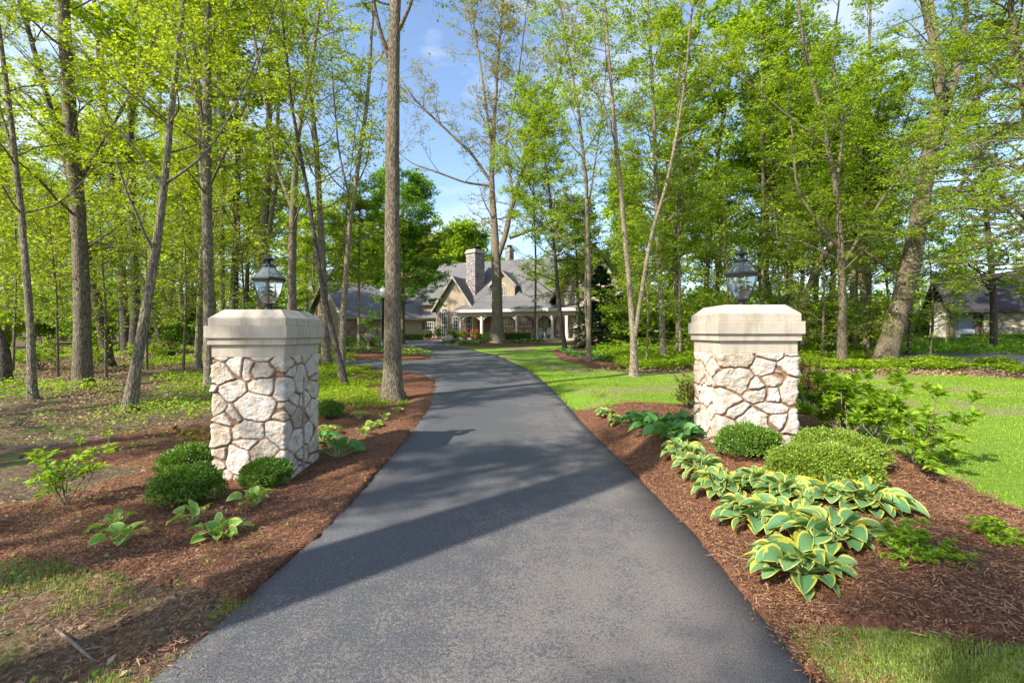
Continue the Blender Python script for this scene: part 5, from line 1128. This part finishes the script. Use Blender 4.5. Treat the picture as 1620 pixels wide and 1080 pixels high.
def roof_gable_n(mb, s0, s1, n0, n1, ze, zp, t=.16, oh=.35):     # ridge runs along n
    c = (s0 + s1) / 2; sl = (zp - ze) / (c - s0)
    a = [(s0 - oh, n0 - oh, ze - sl * oh), (c, n0 - oh, zp), (c, n1, zp), (s0 - oh, n1, ze - sl * oh)]
    b = [(c, n0 - oh, zp), (s1 + oh, n0 - oh, ze - sl * oh), (s1 + oh, n1, ze - sl * oh), (c, n1, zp)]
    mb.slab([(x, y, z + t) for x, y, z in a], t); mb.slab([(x, y, z + t) for x, y, z in b], t)
def rake(mb, s0, s1, n0, ze, zp, t=.16, oh=.35, d=.07, w=.15):
    c = (s0 + s1) / 2; sl = (zp - ze) / (c - s0)
    for sg in (-1, 1):
        e = c + sg * (c - s0 + oh); ez = ze - sl * oh
        q = [(e, ez + t), (c, zp + t + .02), (c, zp + t - w * 1.5), (e, ez + t - w * 1.5)]
        lo = [(x, n0 - oh - d, z) for x, z in q]; hi = [(x, n0 - oh - .002, z) for x, z in q]; mb.hexa(lo, hi)
def window(fr, s, z0, z1, wd, n, cols, rows, arch=False, shut=False, parent=None, sash=.06):
    F_ = MB(fr); s0 = s - wd / 2; s1 = s + wd / 2; y0 = n - .07; y1 = n - .003
    for x in (s0, s1 - sash): F_.box(x, x + sash, y0, y1, z0, z1)
    F_.box(s0, s1, y0 - .03, y1, z0 - .08, z0 - .001); F_.box(s0 + sash, s1 - sash, y0, y1, z1 - sash, z1)
    for i in range(1, cols):
        x = s0 + wd * i / cols; F_.box(x - .018, x + .018, y0 + .015, y1, z0, z1 - sash)
    for j in range(1, rows):
        z = z0 + (z1 - z0) * j / rows; F_.box(s0 + sash, s1 - sash, y0 + .02, y1, z - .018, z + .018)
    R = wd / 2
    if arch:
        K = 12
        for i in range(K):
            a = math.pi * i / K; b = math.pi * (i + 1) / K; q = [(s + r * math.cos(t), z1 + r * math.sin(t)) for r, t in ((R, a), (R, b), (R - .08, b), (R - .08, a))]
            F_.hexa([(x, y0, z) for x, z in q], [(x, y1, z) for x, z in q])
        for t in (.25, .5, .75):
            a = math.pi * t; dx, dz = math.cos(a), math.sin(a); q = [(s + dx * .05 - dz * .018, z1 + dz * .05 + dx * .018), (s + dx * (R - .05) - dz * .018, z1 + dz * (R - .05) + dx * .018), (s + dx * (R - .05) + dz * .018, z1 + dz * (R - .05) - dx * .018), (s + dx * .05 + dz * .018, z1 + dz * .05 - dx * .018)]
            F_.hexa([(x, y0 + .02, z) for x, z in q], [(x, y1, z) for x, z in q])
    f = F_.build('window', M['white'], parent); f_loc = f
    G_ = MB(fr); yy = n - .02; pts = [(s0 + .03, yy, z0 + .02), (s1 - .03, yy, z0 + .02)]
    if arch: pts += [(s + (R - .04) * math.cos(a), yy, z1 + (R - .04) * math.sin(a)) for a in np.linspace(0, math.pi, 13)]
    else: pts += [(s1 - .03, yy, z1 - .02), (s0 + .03, yy, z1 - .02)]
    G_.face(pts); g = G_.build('pane', M['pane'], f)
    if shut:
        for x in (s0 - .50, s1 + .06):
            h = MB(fr); h.box(x, x + .44, n - .06, n - .004, z0, z1); 
            for k in range(1, 10): z = z0 + (z1 - z0) * k / 10; h.box(x + .05, x + .39, n - .075, n - .058, z - .03, z + .02)
            h.build('shutter', M['shutter'], parent)
    return f
# main block
RZm = 9.55; NR = 6.6; S0, S1 = -5.6, 10.5
wl_ = MB(FR); wl_.box(S0, S1, 2.2, 11, GZ - .3, 4.9); wl_.build('wall', M['stucco'], house)
r_ = MB(FR); r_.slab([(S0 - .3, 1.8, 4.75), (S1, 1.8, 4.75), (S1, NR, RZm), (S0 - .3, NR, RZm)], .18); r_.slab([(S0 - .3, NR, RZm), (S1, NR, RZm), (S1, 11.4, 4.75), (S0 - .3, 11.4, 4.75)], .18)
r_.build('roof', M['roof'], house)
# great room gable
gs0, gs1 = -3.15, .95; gn = .9; gp = 7.15; ge = 4.25
g_ = MB(FR); gable_wall(g_, gs0, gs1, gn, GZ - .3, ge, gp); g_.box(gs0, gs0 + .12, gn + .12, 2.2, GZ - .3, ge); g_.box(gs1 - .12, gs1, gn + .12, 2.2, GZ - .3, ge); g_.build('wall', M['stucco'], house)
r_ = MB(FR); roof_gable_n(r_, gs0, gs1, gn, 5.2, ge, gp); r_.build('roof', M['roof'], house)
r_ = MB(FR); rake(r_, gs0, gs1, gn, ge, gp); r_.build('trim', M['trim'], house)
zf = GZ + .12
for u, v0, v1, wpx, arch in ((704, 535, 493, 12, True), (721, 533.5, 501, 9.5, False), (742.5, 534, 491, 12, True)):
    s = su(u, gn); window(FR, s, zu(v0, s, gn), zu(v1, s, gn), wpx * 47 / 750 * 1.04, gn, 3 if arch else 2, 6, arch, arch and u < 730, house)
# chimneys
def chimney(u, v0, v1, wpx, n):
    s = su(u, n); w_ = wpx * (AY + n) / 750 / 1.35; z0 = zu(v0, s, n) - 1.5; z1 = zu(v1, s, n); x, y, _ = MB(FR).P(s, n, 0); fr = (x, y, math.cos(math.radians(42)), math.sin(math.radians(42)))
    c = MB(fr); c.box(-w_ / 2, w_ / 2, -w_ / 2, w_ / 2, z0, z1 - .75); c.hexa([(-w_ / 2, -w_ / 2, z1 - .75), (w_ / 2, -w_ / 2, z1 - .75), (w_ / 2, w_ / 2, z1 - .75), (-w_ / 2, w_ / 2, z1 - .75)], [(a * w_ * .46, b * w_ * .46, z1 - .5) for a, b in ((-1, -1), (1, -1), (1, 1), (-1, 1))])
    ch = c.build('chimney', M['rubble_chimney'], house)
    c = MB(fr); c.box(-w_ * .56, w_ * .56, -w_ * .56, w_ * .56, z1 - .5, z1 - .3); c.box(-w_ * .5, w_ * .5, -w_ * .5, w_ * .5, z1 - .3, z1 - .12); c.build('chimney_cap', M['concrete'], ch)
    c = MB(fr); c.box(-w_ * .3, w_ * .3, -w_ * .3, w_ * .3, z1 - .12, z1 + .12); c.box(-w_ * .38, w_ * .38, -w_ * .38, w_ * .38, z1 + .12, z1 + .2); c.build('flue', M['darkroof'], ch)
chimney(752, 449, 394, 28, 3.4); chimney(806, 420, 391, 13, 9.5)
# dormer over the porch
ds = su(797, 2.6); dz = zu(470, ds, 2.6); dpk = zu(430, ds, 2.6); dw = 1.25
g_ = MB(FR); gable_wall(g_, ds - dw, ds + dw, 2.35, dz - .6, dz + 1.25, dpk); g_.box(ds - dw, ds - dw + .12, 2.47, 4.5, dz - .6, dz + 1.25); g_.box(ds + dw - .12, ds + dw, 2.47, 4.5, dz - .6, dz + 1.25); g_.build('dormer_wall', M['stucco'], house)
r_ = MB(FR); roof_gable_n(r_, ds - dw, ds + dw, 2.35, 6.2, dz + 1.25, dpk, .12, .25); r_.build('dormer_roof', M['roof'], house)
r_ = MB(FR); rake(r_, ds - dw, ds + dw, 2.35, dz + 1.25, dpk, .12, .25, w=.16); r_.build('trim', M['trim'], house)
window(FR, ds, zu(467, ds, 2.35), zu(453, ds, 2.35), .62, 2.35, 3, 4, True, False, house)
# right wing with front gable in siding
ws0, ws1 = 9.5, 15.6; wn = .5; we = 5.2; wp = 9.75
g_ = MB(FR); gable_wall(g_, ws0, ws1, wn, GZ + .9, we, wp); g_.box(ws0, ws0 + .12, wn + .12, 11, GZ + .9, we); g_.box(ws1 - .12, ws1, wn + .12, 11, GZ + .9, we); g_.build('wall', M['siding'], house)
g_ = MB(FR); g_.box(ws0 - .05, ws1 + .05, wn - .05, 11, GZ - .4, GZ + .899); g_.build('stone_base', M['rubble'], house)
r_ = MB(FR); roof_gable_n(r_, ws0, ws1, wn, 11, we, wp, .18, .55); r_.build('roof', M['roof'], house)
r_ = MB(FR); rake(r_, ws0, ws1, wn, we, wp, .18, .55); r_.build('trim', M['trim'], house)
s = su(908.5, wn); window(FR, s, zu(487, s, wn), zu(466, s, wn), .85, wn, 3, 5, True, False, house)
s = su(868, 2.2); window(FR, s, zu(530, s, 2.2), zu(499, s, 2.2), .75, 2.2, 2, 5, False, False, house)
# porch
pe = 3.88; r_ = MB(FR); r_.slab([(-.5, -.5, pe), (11.6, -.5, pe), (11.6, 2.19, 4.85), (-.1, 2.19, 4.85)], .12); r_.build('porch_roof', M['roof'], house)
r_ = MB(FR); r_.box(-.5, 11.6, -.56, -.502, pe - .26, pe + .01); r_.box(-.3, 11.4, -.1, .1, pe - .62, pe - .3); r_.box(-.5, 11.6, -.5, 2.1, pe - .299, pe - .24)
r_.build('porch_beam', M['white'], house)
fl = MB(FR); fl.box(.0, 11.4, -.3, 2.19, GZ - .3, zf); fl.build('porch_floor', M['concrete'], house)
posts = [su(u, 0) for u in (728.5, 762, 789, 817.5, 849, 874, 896.5)]
for s in posts:
    p = MB(FR); p.box(s - .11, s + .11, -.11, .11, zf, pe - .63); p.box(s - .16, s + .16, -.16, .16, zf, zf + .22); p.box(s - .15, s + .15, -.15, .15, pe - .80, pe - .625); p.build('porch_post', M['white'], house)
for a, b in zip(posts[:-1], posts[1:]):
    p = MB(FR); K = 8; c = (a + b) / 2; hw = (b - a) / 2 - .11
    for i in range(K):
        t0 = -1 + 2 * i / K; t1 = -1 + 2 * (i + 1) / K; f = lambda t: pe - .63 - .42 * (abs(t) ** 2.4)
        q = [(c + t0 * hw, f(t0)), (c + t1 * hw, f(t1)), (c + t1 * hw, f(t1) + .13), (c + t0 * hw, f(t0) + .13)]
        p.hexa([(x, -.05, z) for x, z in q], [(x, .05, z) for x, z in q])
    p.build('porch_arch', M['white'], house)
for u in (803, 831):
    s = su(u, 2.2); window(FR, s, zf + 1.15, zf + 2.45, 1.3, 2.2, 4, 3, False, True, house)
b_ = MB(FR); b_.box(su(795, 2.1), su(846, 2.1), 2.08, 2.196, zf, zf + .95); b_.build('stone_base', M['rubble'], house)
s = su(775, 2.2); b_ = MB(FR); b_.box(s - .55, s + .55, 2.10, 2.195, zf, zf + 2.35); dd = b_.build('door', M['doorwood'], house)
s = su(759, 2.2); window(FR, s, zf + .15, zf + 2.3, .6, 2.2, 2, 5, False, False, house)
# link between great room and garage
x0, x1 = su(667, 1.9), gs0 - .02
b_ = MB(FR); b_.box(x0, x1, 1.5, 7, GZ + .45, 3.25); b_.build('wall', M['siding'], house)
b_ = MB(FR); b_.box(x0 - .04, x1, 1.46, 7, GZ - .4, GZ + .449); b_.build('stone_base', M['rubble'], house)
b_ = MB(FR); b_.slab([(x0 - .3, 1.1, 3.3), (x1, 1.1, 3.3), (x1, 4.2, 5.2), (x0 - .3, 4.2, 5.2)], .14); b_.build('roof', M['roof'], house)
s = su(680, 1.5); window(FR, s, zu(521, s, 1.5), zu(509, s, 1.5), .95, 1.5, 4, 2, False, True, house)
# garage wing (its own bearing)
gx, gy = -15.5, 44.0; PH = math.radians(-40); FG = (gx, gy, math.cos(PH), math.sin(PH)); L_ = 9.5; Wg = 10.2; g0 = float(H(gx, gy))
b_ = MB(FG); b_.box(3.3, L_, .0, Wg, g0 - .5, 3.35); b_.box(0, 3.3, .15, Wg, g0 - .5, 3.35); b_.build('wall', M['siding'], house)
b_ = MB(FG); b_.box(-.04, 3.3, -.05, .149, g0 - .5, 3.33); b_.build('stone_wall', M['rubble'], house)
b_ = MB(FG)   # end gable
f = [(-.02, 0, g0 - .5), (-.02, Wg, g0 - .5), (-.02, Wg, 3.35), (-.02, Wg / 2, 6.75), (-.02, 0, 3.35)]; b_.hexa(f, [(x + .15, y, z) for x, y, z in f]); b_.build('wall', M['stucco'], house)
b_ = MB(FG)
for (ya, yb) in ((-.45, Wg / 2), (Wg + .45, Wg / 2)):
    b_.slab([(-.45, ya, 3.2), (L_ + 4, ya, 3.2), (L_ + 4, yb, 6.9), (-.45, yb, 6.9)], .16)
b_.build('roof', M['roof'], house)
b_ = MB(FG)
for ya in (-.45, Wg + .45):
    q = [(ya, 3.2), (Wg / 2, 6.9), (Wg / 2, 6.55), (ya, 2.9)]; b_.hexa([(-.52, y, z) for y, z in q], [(-.452, y, z) for y, z in q])
b_.box(-.45, L_, -.50, -.455, 2.98, 3.2); b_.build('trim', M['trim'], house)
b_ = MB(FG); b_.box(-.06, -.022, 3.8, 6.4, g0, g0 + 1.9); b_.build('garage_panel', M['white'], house)

# porch chairs
def deck_chair(s, n, rz, label):
    x, y, _ = MB(FR).P(s, n, 0); root = empty('deck_chair', (x, y, zf), label, 'chair', 'white chairs on the porch'); root.rotation_euler = (0, 0, rz)
    o = (0, 0, 0); a = MB()
    for i in range(5): a.hexa([(-.28, -.28 + i * .11, .38 - i * .03), (.28, -.28 + i * .11, .38 - i * .03), (.28, -.19 + i * .11, .355 - i * .03), (-.28, -.19 + i * .11, .355 - i * .03)], [(-.28, -.28 + i * .11, .40 - i * .03), (.28, -.28 + i * .11, .40 - i * .03), (.28, -.19 + i * .11, .375 - i * .03), (-.28, -.19 + i * .11, .375 - i * .03)])
    a.build('seat', M['plastic'], root, org=o)
    a = MB()
    for i in range(5):
        x0 = -.27 + i * .11; t = 1.0 - .05 * abs(i - 2) ** 1.5; a.hexa([(x0, .25, .24), (x0 + .09, .25, .24), (x0 + .09, .27, .24), (x0, .27, .24)], [(x0 * 1.1, .50, t), (x0 * 1.1 + .09, .50, t), (x0 * 1.1 + .09, .52, t), (x0 * 1.1, .52, t)])
    a.build('backrest', M['plastic'], root, org=o)
    for sx in (-1, 1):
        a = MB(); a.box(min(sx * .29, sx * .42), max(sx * .29, sx * .42), -.34, .40, .56, .585); a.build('armrest', M['plastic'], root, org=o)
        a = MB(); a.box(min(sx * .31, sx * .36), max(sx * .31, sx * .36), -.30, -.20, 0, .559); a.build('leg', M['plastic'], root, org=o)
        a = MB(); a.box(min(sx * .31, sx * .36), max(sx * .31, sx * .36), .28, .38, 0, .559); a.build('leg', M['plastic'], root, org=o)
deck_chair(su(858, .9), .9, .4, 'left white slatted chair on the porch')
deck_chair(su(868, .7), .7, -.3, 'right white slatted chair on the porch')
# hedges and house plants
def hedge(u0, u1, v, h, D, label, depth=.9, leaf='leaf_box', ls=.06, n=9000):
    x0 = (u0 - CU) * D / F; x1 = (u1 - CU) * D / F; cx = (x0 + x1) / 2; z0 = float(H(cx, D)); rg = np.random.default_rng(int(u0))
    root = empty('hedge', (cx, D, z0), label, 'hedge'); hw = (x1 - x0) / 2
    P = rg.uniform(-1, 1, (n, 3)); ax = rg.integers(0, 3, n); P[np.arange(n), ax] = np.sign(P[np.arange(n), ax]) * (1 - rg.random(n) * .08); P = P * [hw, depth / 2, h / 2] + [0, 0, h / 2]
    P[:, 2] = np.maximum(P[:, 2], .02); d = unit(P - [0, 0, h / 2]) + rg.normal(0, .6, (n, 3))
    V, Fc = leaves(P, d, rg.normal(0, .6, (n, 3)) + [0, 0, 1], ls * rg.uniform(.7, 1.3, n), ls * .6); link('foliage', np_mesh('foliage', V, Fc), M[leaf], root)
    m = MB(); m.box(-hw * .9, hw * .9, -depth * .4, depth * .4, 0, h * .88); m.build('stems', M['shaded_core'], root, org=(0, 0, 0))  # solid box instead of stems, coloured like the shade inside a hedge
hedge(799, 838, 538, .70, 43.2, 'clipped box hedge right of the huge oak in front of the porch')
hedge(764, 780, 538, .65, 43.6, 'short clipped box hedge left of the huge oak in front of the porch', n=5000)
hedge(548, 610, 545, .65, 33.0, 'clipped hedge below the stone garage wall', n=9000)
hedge(640, 668, 538, .55, 43.5, 'low leafy hedge before the siding wall of the garage wing', n=5000, leaf='leaf_mid')
for k, (u, v, h, w_, lf, lab) in enumerate([(692, 538, 1.0, .8, 'leaf_deep', 'dark shrub left of the tall arched window'), (678, 538, .7, .8, 'leaf_mid', 'green shrub under the small shuttered window'), (713, 537, .8, .8, 'leaf_deep', 'dark shrub between the arched and narrow windows'), (726, 537, .7, .7, 'leaf_mid', 'green shrub under the narrow window'), (755, 537, .7, .7, 'leaf_green', 'green shrub before the second porch post')]):
    leafy('foundation_shrub', u, v, h, w_, lf, 12, .12, 1600, lab, seed=30 + k, D=44.6)
for k, (u, lab) in enumerate([(735, 'pot of red flowers by the left porch post'), (748, 'pot of red flowers between the left porch posts'), (753, 'smaller pot of red flowers nearest the second porch post')]):
    D = 44.4; x = (u - CU) * D / F; z = float(H(x, D)); rg = np.random.default_rng(k); root = empty('flower_pot', (x, D, z), lab, 'flower pot')
    m = MB(); m.lathe(0, 0, [(.16, 0), (.22, .36), (.25, .40), (.21, .40)], 14); m.build('pot', M['wood'], root, True, org=(0, 0, 0))
    P = rg.normal(0, .13, (260, 3)) + [0, 0, .55]; V, Fc = leaves(P, rg.normal(0, 1, P.shape), rg.normal(0, 1, P.shape), .1, .06); link('foliage', np_mesh('foliage', V, Fc), M['leaf_mid'], root)
    P = rg.normal(0, .14, (120, 3)) + [0, 0, .68]; V, Fc = leaves(P, rg.normal(0, 1, P.shape), rg.normal(0, 1, P.shape), .09, .09); link('flowers', np_mesh('flowers', V, Fc), M['petal_red'], root)
# boulder
bx, by = (708 - CU) * 40.5 / F, 40.5; rg = np.random.default_rng(4); V = []
m = MB(); m.lathe(0, 0, [(.55, 0), (.66, .15), (.66, .35), (.5, .56), (.28, .68), (.02, .72)], 14)
mv = np.array(m.v); mv *= 1 + .28 * (vnoise(mv[:, 0] * 2 + 5, mv[:, 1] * 2 + mv[:, 2] * 3, .6, 3)[:, None] - .5); mv[:, 0] *= 1.2; mv *= .8; m.v = [tuple(map(float, p)) for p in mv]
bo = m.build('boulder', M['boulder'], None, True, org=(0, 0, 0)); bo.location = (bx, by, float(H(bx, by)) - .05); tag(bo, 'weathered tan boulder where the drive meets the oak bed', 'boulder')

# lamp posts
def lamp_post(u, D, vt, label):
    x = (u - CU) * D / F; z0 = float(H(x, D)); zt = CH - (vt - CV) * D / F; h = zt - z0; root = empty('lamp_post', (x, D, z0), label, 'lamp post'); o = (0, 0, 0)
    m = MB(); m.lathe(0, 0, [(.20, 0), (.20, .30), (.15, .36), (.13, .75), (.09, .85)], 12); m.build('base', M['iron'], root, True, org=o)
    m = MB(); m.lathe(0, 0, [(.065, .85), (.055, h - .95), (.09, h - .9), (.06, h - .84), (.13, h - .74), (.14, h - .68)], 12); m.build('pole', M['iron'], root, True, org=o)
    m = MB(); m.lathe(0, 0, [(.13, h - .68), (.22, h - .52), (.25, h - .36), (.22, h - .22), (.13, h - .13), (.06, h - .10), (.07, h - .05), (.03, h)], 16); m.build('globe', M['globe'], root, True, org=o)
lamp_post(606, 26.5, 452, 'black lamp post with white acorn globe in the island bed')
lamp_post(353, 38, 481, 'distant lamp post with globe in the left woods behind the left pillar')
# pedestal planter with white flowers
D = 30.0; x = (583 - CU) * D / F; z = float(H(x, D)); root = empty('pedestal_planter', (x, D, z), 'small pale pedestal urn with white flowers near the lamp post', 'planter'); o = (0, 0, 0)
m = MB(); m.lathe(0, 0, [(.18, 0), (.18, .06), (.08, .14), (.06, .42), (.10, .48)], 14); m.build('pedestal', M['boulder'], root, True, org=o)
m = MB(); m.lathe(0, 0, [(.10, .48), (.20, .56), (.26, .72), (.30, .78), (.25, .78)], 14); m.build('urn', M['boulder'], root, True, org=o)
rg = np.random.default_rng(5); P = rg.normal(0, .13, (260, 3)) * [1.3, 1.3, .5] + [0, 0, .86]; V, Fc = leaves(P, rg.normal(0, 1, P.shape), rg.normal(0, 1, P.shape), .09, .07); link('flowers', np_mesh('flowers', V, Fc), M['petal_white'], root)

# ------------------------------------------------------------------ stone barn and shed on the right
Db = 38.0; FB = (37.0, Db, math.cos(math.radians(30)), math.sin(math.radians(30))); zb0 = 1.0
barn = empty('stone_barn', (37.0, Db, zb0), 'stone walled outbuilding with dark roof at the right edge beyond the road', 'outbuilding')
b_ = MB(FB); b_.box(.6, 16, 0, 8, zb0 - .4, 3.6); b_.build('stone_wall', M['rubble_green'], barn)
b_ = MB(FB); b_.box(-1.2, .599, .8, 7.9, zb0 - .4, 4.4); b_.build('entry_wall', M['strip'], barn)
b_ = MB(FB); b_.box(-.75, .25, .74, .797, zb0 - .05, 3.1); dr = b_.build('door', M['door'], barn)
b_ = MB(FB); b_.box(.12, .17, .70, .739, 1.95, 2.1); b_.build('handle', M['iron'], dr)
b_ = MB(FB); b_.box(.25, .5, .5, .79, zb0 - .2, 3.7); b_.box(-1.3, -1.05, .5, .79, zb0 - .2, 3.7); b_.build('post', M['doorwood'], barn)
b_ = MB(FB); b_.slab([(-1.7, -.7, 3.55), (16.5, -.7, 3.55), (16.5, 4, 6.6), (-1.7, 4, 6.6)], .25); b_.slab([(-1.7, 4, 6.6), (16.5, 4, 6.6), (16.5, 8.7, 3.55), (-1.7, 8.7, 3.55)], .25); b_.build('roof', M['darkroof'], barn)
x = (1515 - CU) * 40 / F
b_ = MB(); b_.box(x - 1.3, x - .1, 40.5, 41.2, .9, 3.4); tag(b_.build('privacy_wall', M['white'], None, bevel=.01, org=(x, 40.5, .9)), 'pale wall panel left of the stone outbuilding', 'wall')
Ds = 50.0; x0, x1 = (1445 - CU) * Ds / F, (1494 - CU) * Ds / F; zs0 = float(H(x0, Ds))
shed = empty('wooden_shed', (x0, Ds, zs0), 'low orange wooden shed with sloping roof left of the stone outbuilding', 'shed')
b_ = MB(); b_.hexa([(x0, Ds, zs0 - .3), (x1, Ds, zs0 - .3), (x1, Ds + 3, zs0 - .3), (x0, Ds + 3, zs0 - .3)], [(x0, Ds, zs0 + .75), (x1, Ds, zs0 + 1.3), (x1, Ds + 3, zs0 + 1.3), (x0, Ds + 3, zs0 + .75)]); b_.build('wall', M['wood'], shed)
b_ = MB(); b_.slab([(x0 - .3, Ds - .3, zs0 + .87), (x1 + .3, Ds - .3, zs0 + 1.50), (x1 + .3, Ds + 3.3, zs0 + 1.50), (x0 - .3, Ds + 3.3, zs0 + .87)], .12); b_.build('roof', M['doorwood'], shed)
b_ = MB(FB); b_.box(5.0, 8.6, -1.6, -.9, zb0 - .3, zb0 + .62); b_.box(4.9, 8.7, -1.7, -.8, zb0 + .621, zb0 + .72); tag(b_.build('bench_ledge', M['strip'], None, bevel=.01, org=(42, 36.5, zb0)), 'low grey stone ledge before the stone outbuilding wall', 'ledge')
hedge(1528, 1612, 540, .75, 36.5, 'low green hedge along the foot of the stone outbuilding', n=9000, leaf='leaf_mid', ls=.09)
